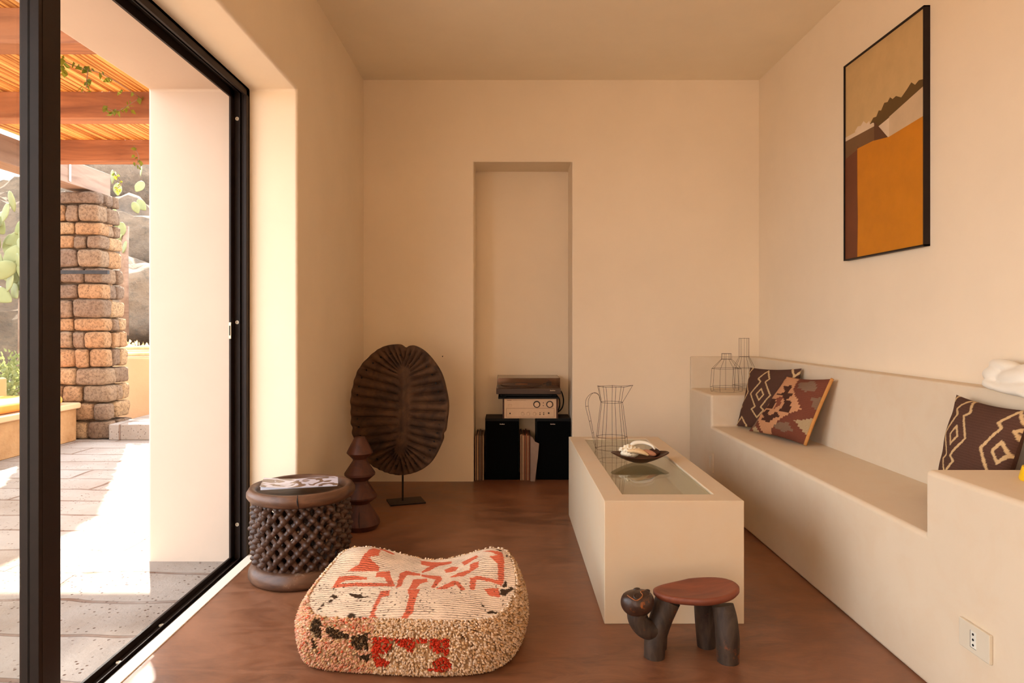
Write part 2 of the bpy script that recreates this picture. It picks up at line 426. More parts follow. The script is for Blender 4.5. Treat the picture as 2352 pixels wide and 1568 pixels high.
# ============================================================ COFFEE TABLE
tx0, tx1, ty0, ty1, tz = .347, .842, 2.416, 3.80, .436
ct = thing('coffee_table', 'solid cream plaster block coffee table with a glass inset top', 'table', ((tx0+tx1)/2, (ty0+ty1)/2, 0))
gx0, gx1, gy0, gy1 = .427, .762, 2.512, 3.735
bm = bmesh.new()
def loop(x0, x1, y0, y1, z): return [bm.verts.new((x-.5945, y-3.108, z)) for x, y in ((x0, y0), (x1, y0), (x1, y1), (x0, y1))]
A = loop(tx0, tx1, ty0, ty1, 0); C = loop(tx0, tx1, ty0, ty1, tz); D = loop(gx0, gx1, gy0, gy1, tz); E = loop(gx0, gx1, gy0, gy1, tz-.014)
F = loop(gx0+.006, gx1-.006, gy0+.006, gy1-.006, tz-.014); G = loop(gx0+.006, gx1-.006, gy0+.006, gy1-.006, tz-.10)
for P, Q in ((A, C), (C, D), (D, E), (E, F), (F, G)):
    for i in range(4): bm.faces.new((P[i], P[(i+1) % 4], Q[(i+1) % 4], Q[i]))
bm.faces.new(A[::-1]); bm.faces.new(G)
obj('body', bm, M_table, ct, bevel=.010, seg=3)
obj('glass_top', B(gx0+.002-.5945, gx1-.002-.5945, gy0+.002-3.108, gy1-.002-3.108, tz-.014, tz-.006), M_tglass, ct)
ZG = tz-.006

# ============================================================ WIRE PIECES
def wire_rings(bm, prof, n, r, squash=1, jitter=0, sides=True, ph=0):
    """prof: (radius, z); wire rings at each profile level, n uprights"""
    for rad, z in prof:
        pts = [(rad*math.cos(2*PI*i/n+ph)*(1+random.uniform(-jitter, jitter)), squash*rad*math.sin(2*PI*i/n+ph), z+random.uniform(-jitter, jitter)*.02) for i in range(n)]
        pts.append(pts[0]); tube(bm, pts, r, 5)
    for i in range(n):
        a = 2*PI*i/n+ph
        P = [(rad*math.cos(a), squash*rad*math.sin(a), z) for rad, z in prof]
        tube(bm, P, r, 5)
        for rad, z in prof[1:]: blob(bm, (rad*math.cos(a), squash*rad*math.sin(a), z), (r*2,)*3, 1)
    return bm
wj = thing('wire_jug', 'rusty wire outline jug with a loop handle standing on the coffee table', 'jug', (.535, 3.47, ZG))
bm = bmesh.new(); R = .0010
n = 9
lv = [(.083, 0), (.078, .06), (.056, .235)]
wire_rings(bm, lv, n, R, .9, .03)
# flared lip with spout to the right
top = []
for i in range(n):
    a = 2*PI*i/n; rr = .072 + (.035 if i == 0 else 0); top.append(Vector((rr*math.cos(a), .8*rr*math.sin(a), .315 + (.006 if i == 0 else random.uniform(-.003, .003)))))
    tube(bm, [(.056*math.cos(a), .9*.056*math.sin(a), .235), top[-1]], R, 5); blob(bm, top[-1], (R*2,)*3, 1)
tube(bm, top+[top[0]], R, 5)
obj('wire_body', bm, M_wire, wj)
bm = bmesh.new()
for dy, ko in ((-.008, 1.0), (.008, .80)):
    KX = lambda x: -.056+(x+.056)*ko
    tube(bm, curve_pts([(KX(x_), dy, z_) for x_, _, z_ in [(-.056, dy, .24), (-.07, dy, .275), (-.10, dy, .282), (-.128, dy, .255), (-.133, dy, .215), (-.115, dy, .14), (-.095, dy, .05), (-.083, dy, .0)]], 5), R, 5)
for z, x in ((.215, -.133), (.14, -.115), (.08, -.10)): tube(bm, [(x, -.008, z), (-.056+(x+.056)*.8, .008, z)], R, 5)
obj('handle', bm, M_wire, wj)
def wire_bottle(label, loc, prof, n, rz=0):
    o = thing('wire_bottle', label, 'bottle', loc, rz, 'wire bottles on the far block of the bench')
    bm = wire_rings(bmesh.new(), prof, n, .0009, .8, .03, ph=.3)
    obj('wire_body', bm, M_wire, o); return o
wire_bottle('short rusty wire bottle with a stubby neck, left of the tall one', (1.405, 4.36, ZA), [(.100, 0), (.106, .03), (.096, .145), (.034, .205), (.032, .24)], 7, .2)
wire_bottle('tall rusty wire bottle with a long narrow neck behind the brown cushion', (1.562, 4.485, ZA), [(.072, 0), (.077, .03), (.072, .14), (.033, .215), (.033, .335)], 7, .1)

# ============================================================ BOWL WITH CORAL
bw = thing('wooden_bowl', 'shallow dark wooden boat-shaped bowl holding coral and shells on the glass', 'bowl', (.61, 3.117, ZG), .05)
M_dwood = wood('dark_bowl_wood', L(48, 24, 14), L(78, 40, 24), 8, (6, 1, 1), .4, .15)
bm = bmesh.new(); nr, na = 14, 64; rings = []
def bowlpt(t, a, off=0):
    ca, sa = math.cos(a), math.sin(a)
    rx, ry = .134, .088
    k = 1 - .10*(1-abs(ca))      # slight points at the ends
    return Vector((t*rx*ca, t*ry*sa*(1-.18*abs(ca)**3), (.004 + .050*t**1.6*(.74+.26*ca*ca)) + off))
for i in range(nr+1):
    t = .22+.78*i/nr; rings.append([bm.verts.new(bowlpt(t, 2*PI*k/na)) for k in range(na)])
for i in range(nr, -1, -1):
    t = (.22+.78*i/nr)*.965; rings.append([bm.verts.new(bowlpt(t, 2*PI*k/na, .0055)) for k in range(na)])
for P, Q in zip(rings[:-1], rings[1:]):
    for k in range(na): bm.faces.new((P[k], P[(k+1) % na], Q[(k+1) % na], Q[k]))
bm.faces.new(rings[0]); bm.faces.new(rings[-1])
for v in bm.verts: v.co.z -= .0078 if v.co.z > .004 else 0
zmin = min(v.co.z for v in bm.verts)
for v in bm.verts: v.co.z -= zmin
bowl = obj('bowl_body', bm, M_dwood, bw, smooth=True, auto=50)
M_coral = simple('cream_coral', L(240, 226, 198), .8, 0, .08, 30, .6)
M_coraltan = simple('tan_coral', L(226, 192, 146), .8, 0, .12, 30, .6)
M_shell = simple('white_shell', L(240, 230, 210), .3, 0, .05, 12)
M_pink = simple('rosy_shell', L(176, 122, 92), .45, 0, .2, 16)
def local(x, y, z): return (.61+x, 3.117+y, ZG+z)
# frilly coral
bm = bmesh.new()
for k in range(60):
    a = random.uniform(0, 2*PI); rr = random.uniform(0, 1)**.6
    c = Vector((.046*rr*math.cos(a), .036*rr*math.sin(a), .026+.02*(1-rr)+random.uniform(-.004, .006)))
    blob(bm, c, (.004, .011, .009), 1, rot('Z', random.uniform(0, 360)) @ rot('X', random.uniform(-40, 40)))
blob(bm, (0, 0, .012), (.044, .034, .020), 2)
o = obj('coral', bm, M_coral, None, smooth=True, loc=local(-.048, -.006, .030)); tag(o, 'frilly cream coral clump at the left of the bowl', 'coral', 'coral and shells in the bowl'); remesh(o, .0022, 1)
bm = bmesh.new()
tube(bm, curve_pts([(-.045, 0, 0), (-.015, .005, .010), (.02, 0, .010), (.05, -.012, .0), (.062, -.022, -.016)], 5), [.006, .010, .012, .0125, .013, .0125, .012, .012, .011, .011, .0105, .010, .0095, .009, .0085, .008, .0075, .007, .006, .005, .004], 10, flat=(1, .8))
o = obj('coral_branch', bm, M_shell, None, smooth=True, loc=local(.004, .012, .078)); tag(o, 'long smooth white coral branch bent over the top of the bowl', 'coral', 'coral and shells in the bowl')
bm = bmesh.new(); blob(bm, (0, 0, 0), (.05, .017, .011), 3)
for v in bm.verts: v.co.z += .01*math.cos(v.co.x*30); v.co += Vector((0, 0, .0015*math.sin(v.co.x*400)))
o = obj('seashell', bm, M_coraltan, None, smooth=True, loc=local(-.018, -.044, .050), rot=(0, .15, -.15)); tag(o, 'pale fluted clam shell at the front of the bowl', 'shell', 'coral and shells in the bowl')
bm = bmesh.new(); blob(bm, (0, 0, 0), (.032, .014, .013), 3)
for v in bm.verts: v.co.y *= 1-.25*v.co.x/.032
o = obj('seashell', bm, M_pink, None, smooth=True, loc=local(.036, -.032, .050), rot=(0, .25, -.35)); tag(o, 'rosy brown cowrie shell beside the pale clam shell', 'shell', 'coral and shells in the bowl')
bm = bmesh.new(); blob(bm, (0, 0, 0), (.028, .026, .02), 3)
o = obj('pebble', bm, M_dwood, None, smooth=True, loc=local(.066, .008, .044)); tag(o, 'dark round pebble at the right of the bowl', 'stone', 'coral and shells in the bowl')

# ============================================================ CUSHIONS
def cushion(label, corners, T, pattern, base, nrm_sign=1, seam=None, n=130, group='kilim cushions on the bench'):
    BL, BR, TR, TL = [Vector(c) for c in corners]; ctr = (BL+BR+TR+TL)/4
    o = thing('cushion', label, 'cushion', tuple((BL+BR)/2), 0, group); org = (BL+BR)/2
    N = (BR-BL).cross(TL-BL).normalized()*nrm_sign
    u, v = np.meshgrid(np.linspace(0, 1, n), np.linspace(0, 1, n)); u = u.ravel(); v = v.ravel()
    pu = .5+(u-.5)*(1-.07*(1-(2*v-1)**2)); pv = .5+(v-.5)*(1-.06*(1-(2*u-1)**2))
    P = np.outer((1-pu)*(1-pv), BL)+np.outer(pu*(1-pv), BR)+np.outer(pu*pv, TR)+np.outer((1-pu)*pv, TL)
    t = (np.clip((1-np.abs(2*u-1)**2.6)*(1-np.abs(2*v-1)**2.6), 0, 1))**.55*T/2
    wr = np.array([noise.noise(Vector((a*4, b*4, T*50))) for a, b in zip(u, v)])*.010*np.minimum(1, t/(T*.2))
    sag = .012*np.sin(v*PI)
    cols = pattern(u, v)
    for side, nm in ((1, 'cover'), (-1, 'cover_back')):
        Q = P + np.outer(side*(t+wr*(side > 0)), N) - np.array([0, 0, 1])*sag[:, None] - np.array(org)
        idx = np.arange(n*n).reshape(n, n)
        F = np.stack([idx[:-1, :-1], idx[:-1, 1:], idx[1:, 1:], idx[1:, :-1]], -1).reshape(-1, 4)
        if side < 0: F = F[:, ::-1]
        me = bpy.data.meshes.new(nm); me.from_pydata(Q.tolist(), [], F.tolist())
        set_cols(me, cols if side > 0 else np.tile(base, (len(u), 1)))
        obj(nm, me, M_kilim, o, smooth=True)
    if seam:
        bm = bmesh.new(); C = [BL, BR, TR, TL]
        for side in seam[1]:
            P0, P1 = C[side], C[(side+1) % 4]; mid = (P0+P1)/2; inn = (ctr-mid)*.065
            pts = [P0.lerp(P1, k/14)+inn*(1-(2*k/14-1)**2) - Vector((0, 0, .012*math.sin((k/14 if side in (1,) else 1-k/14)*PI if side in (1, 3) else 0))) - org for k in range(15)]
            tube(bm, pts, .009, 6, flat=(1, 1))
        obj('piping', bm, seam[0], o, smooth=True)
    return o
BROWN = np.array(L(92, 64, 52)); CREAM = np.array(L(214, 178, 130))
def diamonds(u, v, cs, wd=.013):
    c = np.tile(BROWN, (len(u), 1))*(1+.10*np.sin(v*260)[:, None])
    U = u + .0016*np.sign(np.sin(v*150)); V = v
    m_ = np.zeros(u.shape, bool)
    for cx, cy, sx, sy in cs:
        m_ |= near_line(U, V, [(cx-.07*sx, cy+.0*sy), (cx, cy+.10*sy), (cx+.07*sx, cy), (cx, cy-.10*sy)], wd, True)
        out_ = [(cx-.19*sx, cy), (cx-.05*sx, cy+.22*sy), (cx-.11*sx, cy+.27*sy), (cx, cy+.42*sy), (cx+.11*sx, cy+.27*sy), (cx+.05*sx, cy+.22*sy), (cx+.19*sx, cy), (cx+.05*sx, cy-.22*sy), (cx+.11*sx, cy-.27*sy), (cx, cy-.42*sy), (cx-.11*sx, cy-.27*sy), (cx-.05*sx, cy-.22*sy)]
        m_ |= near_line(U, V, out_, wd, True)
    c[m_] = CREAM
    return c
pat1 = lambda u, v: diamonds(u, v, [(.43, .57, 1.15, .95), (.62, -.13, .9, .8), (1.0, .55, 1, .95), (-.05, .6, 1, .95), (.1, -.25, 1, 1), (-.02, 1.25, 1, 1), (.95, 1.3, 1, 1)])
cushion('dark brown cushion with cream diamonds leaning in the far bench corner', [(1.375, 4.085, .452), (1.57, 3.74, .452), (1.600, 3.70, .822), (1.475, 4.13, .800)], .11, pat1, BROWN*.9)
pat3 = lambda u, v: diamonds(u, v, [(.30, .66, 1.05, .85), (.30, -.05, 1.05, .85), (.92, .62, 1.0, .88), (.92, -.12, 1, .88), (.02, 1.28, .8, .8), (.67, 1.5, 1, 1)], .0135)
cushion('dark brown cushion with cream diamonds behind the near block of the bench', [(1.452, 2.315, .455), (1.47, 2.06, .455), (1.580, 2.055, .800), (1.572, 2.385, .815)], .12, pat3, BROWN*.9)
def pat2(u, v):
    st = .022; U = np.round(u/st*.6)*st/.6; V = np.round(v/st)*st
    RUST = np.array(L(124, 72, 54)); TAN = np.array(L(208, 150, 108)); DK = np.array(L(84, 54, 42)); GR = np.array(L(136, 106, 84)); SAND = np.array(L(182, 154, 116))
    c = np.tile(RUST, (len(u), 1))
    CX = (845, 1375, 1750, 1310); CY = (1270, 1400, 650, 635)
    W4 = ((1-U)*(1-V), U*(1-V), U*V, (1-U)*V)
    X = sum(a*b for a, b in zip(CX, W4)); Y = sum(a*b for a, b in zip(CY, W4))
    for col, polys in ((GR, [[(1490, 690), (1640, 680), (1650, 780), (1560, 800), (1500, 760)], [(1600, 860), (1670, 850), (1620, 1000), (1560, 960)], [(1180, 1180), (1340, 1170), (1350, 1260), (1250, 1290), (1170, 1240)], [(1190, 790), (1260, 640), (1320, 640), (1240, 770)], [(870, 1190), (990, 1080), (1000, 1140), (920, 1250)]]),
                       (TAN, [[(1320, 610), (1470, 620), (1450, 740), (1480, 880), (1480, 1000), (1380, 1060), (1250, 1150), (1070, 1330), (990, 1310), (1000, 1150), (1050, 1000), (1100, 920), (1200, 830), (1300, 720)]]),
                       (SAND, [[(1400, 1130), (1560, 1070), (1590, 1110), (1500, 1230), (1430, 1290)], [(900, 1230), (960, 1220), (950, 1300), (890, 1290)]]),
                       (DK, [[(1325, 735), (1425, 735), (1410, 790), (1375, 810), (1455, 840), (1405, 870), (1370, 900), (1440, 920), (1410, 980), (1375, 1055), (1265, 1030), (1330, 980), (1350, 900), (1330, 850), (1245, 830), (1340, 815), (1350, 790)], [(1150, 865), (1245, 880), (1225, 960), (1180, 1005), (1070, 985), (1130, 950)], [(1105, 1000), (1160, 1010), (1140, 1075), (1200, 1080), (1250, 1030), (1280, 1100), (1200, 1125), (1140, 1175), (1020, 1140), (1080, 1105), (1060, 1060)]]),
                       (RUST*1.25, [[(1250, 870), (1330, 860), (1300, 960), (1210, 1010), (1240, 960)]])):
        for p in polys: c[inpoly(X, Y, p)] = col
    return c*(1+.06*np.sin(v*240))[:, None]
M_piping = simple('ochre_piping', L(206, 142, 74), .9, 0, .1, 40, .3)
cushion('rust and tan stepped-pattern kilim cushion with ochre edge in front of the dark one', [(1.385, 3.90, .452), (1.505, 3.44, .452), (1.590, 3.33, .795), (1.535, 3.74, .775)], .11, pat2, np.array(L(196, 130, 66)), seam=(M_piping, (1,)))

# white sculpted ornament on the ledge
bm = bmesh.new()
for c, r, a in (((0, 0, .045), (.032, .06, .03), 0), ((.0, -.10, .042), (.04, .09, .033), -6), ((.01, -.03, .075), (.03, .075, .022), 8), ((.012, -.17, .06), (.035, .10, .030), 5), ((-.028, -.11, .012), (.02, .12, .014), -5), ((-.03, -.02, .014), (.016, .05, .010), 10), ((.015, .035, .058), (.018, .03, .02), 0), ((-.034, -.10, .002), (.016, .13, .013), 4), ((-.040, -.20, -.006), (.016, .10, .013), 8)):
    blob(bm, c, r, 3, rot('X', a))
o = obj('sculpture', bm, simple('white_glazed_clay', L(244, 236, 220), .4, 0, .03, 8), None, smooth=True, loc=(1.640, 2.28, ZL+.002)); remesh(o, .006, 3)
tag(o, 'smooth white lobed sculpture lying on the backrest ledge above the near cushion', 'sculpture')
M_yel = simple('yellow_glaze', L(250, 196, 10), .35)
o = obj('candle_holder', lathe([(0, 0), (.036, 0), (.038, .006), (.030, .038), (.026, .038), (.024, .01), (0, .01)], 40), M_yel, None, smooth=True, auto=40, loc=(1.442, 1.86, ZA))
tag(o, 'small bright yellow candle holder at the right edge, on the near bench block', 'candle holder')

# ============================================================ FRAMED PICTURE
pc = thing('framed_picture', 'tall framed print of an ochre wall and white house corner in a thin black frame', 'picture', (XR, 3.075, 1.376))
W, H = .656, .969
def ploc(u, v, off=0): return Vector((-.018-off, W/2-u*W, v*H))     # u: 0 left (far) .. 1 right (near)
bm = bmesh.new(); fw = .007
for (y0, y1, z0, z1) in ((-W/2, -W/2+fw, 0, H), (W/2-fw, W/2, 0, H), (-W/2, W/2, 0, fw), (-W/2, W/2, H-fw, H)): box(bm, -.026, 0, y0, y1, z0, z1)
obj('frame', bm, M_black, pc, bevel=.0008)
ART = [('sand_sky', L(208, 172, 118)), ('dark_hedge', L(98, 72, 34)), ('white_wall', L(226, 200, 168)), ('grey_wall', L(120, 86, 54)), ('dark_roof', L(98, 62, 40)), ('ochre_wall', L(206, 128, 22)), ('brown_wall', L(114, 62, 36)), ('pale_cloud', L(226, 200, 168)), ('shade_white', L(212, 182, 144))]
AM = []
for nme, c in ART:
    m = MB('print_'+nme); m.set(m.ramp(m.noise(9, 5, .6), [(.35, tuple(x*.94 for x in c)), (.65, tuple(x*1.05 for x in c))]), .6, spec=.3); AM.append(m.m)
bm = bmesh.new()
def art(mi, pts, lay):
    f = bm.faces.new([bm.verts.new(ploc(u, v, lay*.0003)) for u, v in pts]); f.material_index = mi
art(0, [(0, 0), (1, 0), (1, 1), (0, 1)], 0)
# coordinates measured on the print: u from left, v from bottom
hed = [(.34, .625), (.40, .655), (.44, .652), (.47, .675), (.50, .668), (.54, .695), (.58, .69), (.61, .705), (.64, .69), (.68, .695), (.74, .675), (.80, .695), (.85, .715), (.89, .695), (.93, .705), (.965, .70), (1, .695), (1, .62), (.34, .59)]
art(1, hed, 1)
art(7, [(.15, .640), (.19, .655), (.23, .650), (.27, .665), (.31, .645), (.35, .650), (.36, .62), (.17, .605)], 1)
art(2, [(0, .648-.015), (.40, .652-.02), (.46, .60), (.60, .615), (1, .672), (1, .50), (0, .50)], 2)
art(8, [(.60, .618), (1, .672), (1, .48), (.60, .48)], 3)
art(3, [(0, .612), (.415, .612), (.415, .50), (0, .50)], 4)
art(4, [(.415, .635), (.60, .52), (.60, .48), (.415, .46)], 5)
art(6, [(0, 0), (.2, 0), (.2, .56), (.18, .54), (0, .52)], 6)
art(5, [(.188, 0), (.196, .2), (.190, .35), (.188, .545), (.40, .545), (.60, .527), (1, .545), (1, 0)], 7)
obj('print', bm, AM, pc)

# ============================================================ SHIELD ON STAND
M_shield = wood('dark_carved_wood', L(44, 28, 18), L(98, 68, 44), 5, (2, 2, 2), .8, .5)
sh = thing('carved_disc', 'large dark oval carved wooden disc with radiating grooves on a thin iron stand', 'carving', (-.60, 4.08, 0), math.radians(-9))
bm = bmesh.new(); na, nr = 360, 70; front = []; back = []
def outl(a):   # a from +x ccw
    ca, sa = math.cos(a), math.sin(a)
    r = 1/((abs(ca)/.298)**2.2+(abs(sa)/.386)**2.2)**(1/2.2)
    r *= 1 - .05*math.exp(-((a-PI/2-(-.08))/.06)**2)          # notch at the top
    r *= 1 - .03*math.exp(-((a-5.85)/.05)**2) - .022*math.exp(-((a-3.55)/.05)**2)
    r *= 1+.008*math.sin(5*a+1)+.005*math.sin(11*a)
    return r
def relief(x, z, t, a):
    cx = .045*math.cos(z*3.5)-.002                     # spine x
    d = x-cx
    sp = .016*math.exp(-(d/.020)**2)*(1/(1+math.exp((abs(z)-.27)*40)))
    ze = abs(z)/(1+.45*abs(d)/.3)
    p = ze if ze < .19 else .19+math.atan2(ze-.19, abs(d)+.03)*.19
    e_ = min(1, max(0, (math.hypot(d, max(0, abs(z)-.22))-.028)/.03))
    g = -.013*max(0, math.cos(2*PI*p/.043))**3*e_*min(1, max(0, (.97-t)/.06))
    g += .005*e_*math.cos(2*PI*p/.043+PI)
    rim = .005*math.exp(-((t-.98)/.025)**2)
    return .030*(1-t*t)+sp+g+rim
for j in range(nr+1):
    t = j/nr; rf = []; rb = []
    for i in range(na):
        a = 2*PI*i/na; r = outl(a)*t; x, z = r*math.cos(a), r*math.sin(a)
        rf.append((x, -.012-relief(x, z, t, a), z)); rb.append((x, .014+.022*(1-t*t), z))
    front.append(rf); back.append(rb)
def addgrid(rows):
    c = bm.verts.new(rows[0][0]); R_ = [[bm.verts.new(p) for p in r] for r in rows[1:]]
    for i in range(na): bm.faces.new((c, R_[0][i], R_[0][(i+1) % na]))
    for A_, B_ in zip(R_[:-1], R_[1:]):
        for i in range(na): bm.faces.new((A_[i], A_[(i+1) % na], B_[(i+1) % na], B_[i]))
    return R_[-1]
e1 = addgrid(front); e2 = addgrid(back)
for i in range(na): bm.faces.new((e1[i], e1[(i+1) % na], e2[(i+1) % na], e2[i]))
o = obj('disc', bm, M_shield, sh, smooth=True, loc=(-.03, -.04, .558), rot=(0, math.radians(2), 0), auto=60)
hole0 = None
for k in range(34):
    a = 2*PI*k/34+.05; r = outl(a)*.86
    if hole0 is None: h_ = hole0 = obj('rim_hole', lathe([(0, 0), (.0055, .0), (.0045, .002)], 10, M=rot('X', 90)), M_dark, sh)
    else:
        h_ = hole0.copy(); COL.objects.link(h_); h_.parent = sh
    h_.location = (-.03+r*math.cos(a), -.0615, .558+r*math.sin(a))
bm = bmesh.new(); tube(bm, [(-.02, 0, .008), (-.02, 0, .24)], .006, 10); box(bm, -.026, -.014, -.03, .03, .19, .196)
obj('post', bm, M_iron, sh)
obj('base_plate', B(-.105, .105, -.075, .075, 0, .008, M=rot('Z', 28)), M_iron, sh, bevel=.0015)

# ============================================================ STACKED-CONE WOODEN STOOL
M_totem = wood('reddish_carved_wood', L(58, 28, 16), L(92, 48, 28), 5, (1, 1, 4), .5, .25)
tt = thing('carved_pedestal', 'brown wooden pedestal of four stacked faceted cones by the left wall', 'pedestal', (-.764, 3.56, 0))
prof = [(0, 0), (.088, 0), (.104, .028), (.100, .045), (.052, .120), (.050, .130), (.088, .160), (.088, .168), (.044, .236), (.043, .248), (.078, .278), (.078, .288), (.036, .352), (.036, .360), (.067, .392), (.064, .402), (.030, .468), (.027, .474), (0, .474)]
fac = lambda a, z: .965+.05*math.cos(((a+.2) % (PI/5))-PI/10)
obj('carved_body', lathe(prof, 60, fn=fac), M_totem, tt, smooth=True, auto=25)
bm = bmesh.new(); tube(bm, [(.02, -.104, .03), (.016, -.096, .06), (.012, -.070, .10)], [.0016, .0022, .001], 5)
obj('crack', bm, M_dark, tt)

# ============================================================ LATTICE STOOL
M_lat = wood('dark_lattice_wood', L(46, 28, 20), L(92, 64, 48), 8, (1, 1, 2), .42, .3)
M_ring = wood('worn_stool_wood', L(62, 38, 26), L(116, 80, 56), 5, (3, 3, 1), .42, .5, L(146, 120, 100), .60)
ls = thing('carved_stool', 'round dark wooden stool with studded openwork lattice sides, beside the glass door', 'stool', (-.872, 2.905, 0))
def ringfn(a, z): return 1+.006*math.sin(3*a+1)+.004*math.sin(7*a)
obj('base_ring', lathe([(.150, .012), (.185, .0), (.207, .004), (.216, .020), (.214, .040), (.200, .060), (.184, .068), (.150, .066)], 80, closed=True, fn=ringfn), M_ring, ls, smooth=True)
prof = [(0, .352), (.10, .350), (.168, .354), (.180, .362), (.186, .376), (.198, .382), (.212, .378), (.222, .362), (.222, .348), (.212, .334), (.196, .326), (.150, .324), (0, .324)]
obj('seat', lathe(prof, 80, fn=ringfn), M_ring, ls, smooth=True)
bm = bmesh.new(); N = 21; z0, z1 = .055, .335; rows = 9; dz = (z1-z0)/rows
def lr(z): return .182+.006*math.cos((z-.2)*20)
for s in (1, -1):
    for k in range(N):
        pts = []
        for j in range(rows*2+1):
            z = z0+dz*j/2; a = 2*PI*k/N + s*(PI/N)*j/2
            pts.append((lr(z)*math.cos(a), lr(z)*math.sin(a), z))
        tube(bm, pts, .0118, 6)
for j in range(rows+1):
    for k in range(N):
        z = z0+dz*j
        a = 2*PI*k/N + (PI/N)*(j % 2)
        M_ = Matrix.Rotation(a, 4, 'Z') @ Matrix.Translation((lr(z)+.003, 0, z)) @ rot('Y', 90)
        jj = random.uniform(.85, 1.1)
        if .06 < z < .33: lathe([(.0185, -.004), (.0160, .006), (.0105, .016*jj), (.0060, .0215*jj), (0, .0235*jj)], 8, bm, M_)
obj('lattice', bm, M_lat, ls, smooth=True)
bm = bmesh.new(); a = -1.35
tube(bm, [(.205*math.cos(a), .205*math.sin(a), .383), (.2235*math.cos(a), .2235*math.sin(a), .364), (.224*math.cos(a+.01), .224*math.sin(a+.01), .348), (.206*math.cos(a+.03), .206*math.sin(a+.03), .330)], [.0015, .0028, .0026, .0015], 6)
obj('crack', bm, M_dark, ls)
# magazine on the stool
mg = thing('magazine', 'glossy folded travel magazine lying on the lattice stool', 'magazine', (-.875, 2.90, .3845), math.radians(14))
m = MB('magazine_cover'); sx = m.n('SeparateXYZ'); m.l(m.tc.outputs['Object'], sx.inputs[0])
f = m.noise(5, 1, .4, dist=1.5)
c = m.ramp(f, [(.30, L(96, 66, 48)), (.40, L(140, 110, 90)), (.47, L(236, 214, 196)), (.55, L(238, 160, 90)), (.66, L(240, 196, 150)), (.75, L(120, 70, 50))])
c = m.mix(m.ramp(sx.outputs[0], [(.46, (0, 0, 0)), (.54, (1, 1, 1))]), m.mix(m.ramp(m.noise(10, 1, .4, dist=2), [(.45, (0, 0, 0)), (.5, (1, 1, 1))]), L(120, 92, 76), L(214, 204, 210)), m.mix(.45, c, L(240, 182, 122)))
M_mag = m.set(c, .22, spec=.5)
M_paper = simple('page_paper', L(214, 222, 240), .6)
bm = bmesh.new(); nn = 14
def magtop(x): return .004+.010*max(0, (-x-.05)/.10)**1.3
for lay, (zt) in enumerate((0,)):
    for i in range(nn):
        x0 = -.155+.31*i/nn; x1 = -.155+.31*(i+1)/nn
        vs = [bm.verts.new((x, y, magtop(x))) for x, y in ((x0, -.085), (x1, -.085), (x1, .085), (x0, .085))]
        bm.faces.new(vs)
bmesh.ops.remove_doubles(bm, verts=bm.verts[:], dist=1e-5)
r_ = bmesh.ops.extrude_face_region(bm, geom=bm.faces[:])
for v in [g for g in r_['geom'] if isinstance(g, bmesh.types.BMVert)]: v.co.z += .0006
obj('cover', bm, M_mag, mg)
bm = bmesh.new()
for i in range(nn):
    x0 = -.152+.304*i/nn; x1 = -.152+.304*(i+1)/nn
    v0 = [bm.verts.new((x, y, 0.0005)) for x, y in ((x0, -.083), (x1, -.083), (x1, .083), (x0, .083))]
    v1 = [bm.verts.new((x, y, magtop(x)-.0004)) for x, y in ((x0, -.083), (x1, -.083), (x1, .083), (x0, .083))]
    for q in ((0, 1, 2, 3),): bm.faces.new([v0[t] for t in q]); bm.faces.new([v1[t] for t in q])
    for t in range(4): bm.faces.new((v0[t], v0[(t+1) % 4], v1[(t+1) % 4], v1[t]))
obj('pages', bm, M_paper, mg)

# ============================================================ ANIMAL STOOL
M_aleg = wood('weathered_dark_wood', L(34, 22, 15), L(78, 62, 50), 7, (1, 1, 3), .55, .6, L(136, 72, 34), .60)
M_aseat = wood('polished_red_wood', L(92, 44, 30), L(142, 76, 50), 4, (4, 1, 1), .5, .15, L(164, 98, 62), .62)
an = thing('animal_stool', 'small carved wooden stool shaped like an animal, with a reddish seat and raised head', 'stool', (.60, 2.20, 0))
def al(bm_pts): return bm_pts
bm = bmesh.new(); na2 = 48; rr2 = []
def seatpt(t, a, z):
    ca, sa = math.cos(a), math.sin(a); n_ = 2.3
    r = 1/((abs(ca)/.136)**n_+(abs(sa)/.090)**n_)**(1/n_)
    x, y = t*r*ca, t*r*sa*(1-.30*(-ca if ca < 0 else -.15*ca))
    zz = .009*(x/.13)**2 + .010*(x/.13) - .010*(1-(y/.085)**2)*(1-t*.3)*.6 + .004
    return Vector((x, y, z+zz))
layers = [(0, .197), (.3, .197), (.6, .1975), (.85, .199), (.95, .200), (1.0, .196), (1.0, .186), (.94, .178), (.7, .172), (.3, .170), (0, .170)]
for t, z in layers:
    rr2.append([bm.verts.new(seatpt(max(t, .001), 2*PI*k/na2, z)) for k in range(na2)] if t > 0 else [bm.verts.new((0, 0, z-.004))])
for A_, B_ in zip(rr2[:-1], rr2[1:]):
    for k in range(na2):
        j = (k+1) % na2
        if len(A_) == 1: bm.faces.new((A_[0], B_[k], B_[j]))
        elif len(B_) == 1: bm.faces.new((A_[k], A_[j], B_[0]))
        else: bm.faces.new((A_[k], A_[j], B_[j], B_[k]))
obj('seat', bm, M_aseat, an, smooth=True, loc=(.010, 0, .006))
def leg(pts, rs, fl=(1, 1)):
    bm = bmesh.new(); P = curve_pts(pts, 5); n_ = len(P)
    R_ = [np.interp(i/(n_-1), np.linspace(0, 1, len(rs)), rs) for i in range(n_)]
    tube(bm, P, [float(x) for x in R_], 18, flat=fl)
    return obj('leg', bm, M_aleg, an, smooth=True, auto=50)
leg([(-.128, -.020, 0), (-.124, -.02, .06), (-.104, -.012, .12), (-.082, 0, .168)], [.033, .034, .036, .040])
leg([(-.100, .040, 0), (-.098, .038, .06), (-.088, .02, .12), (-.070, .01, .168)], [.026, .028, .032, .034])
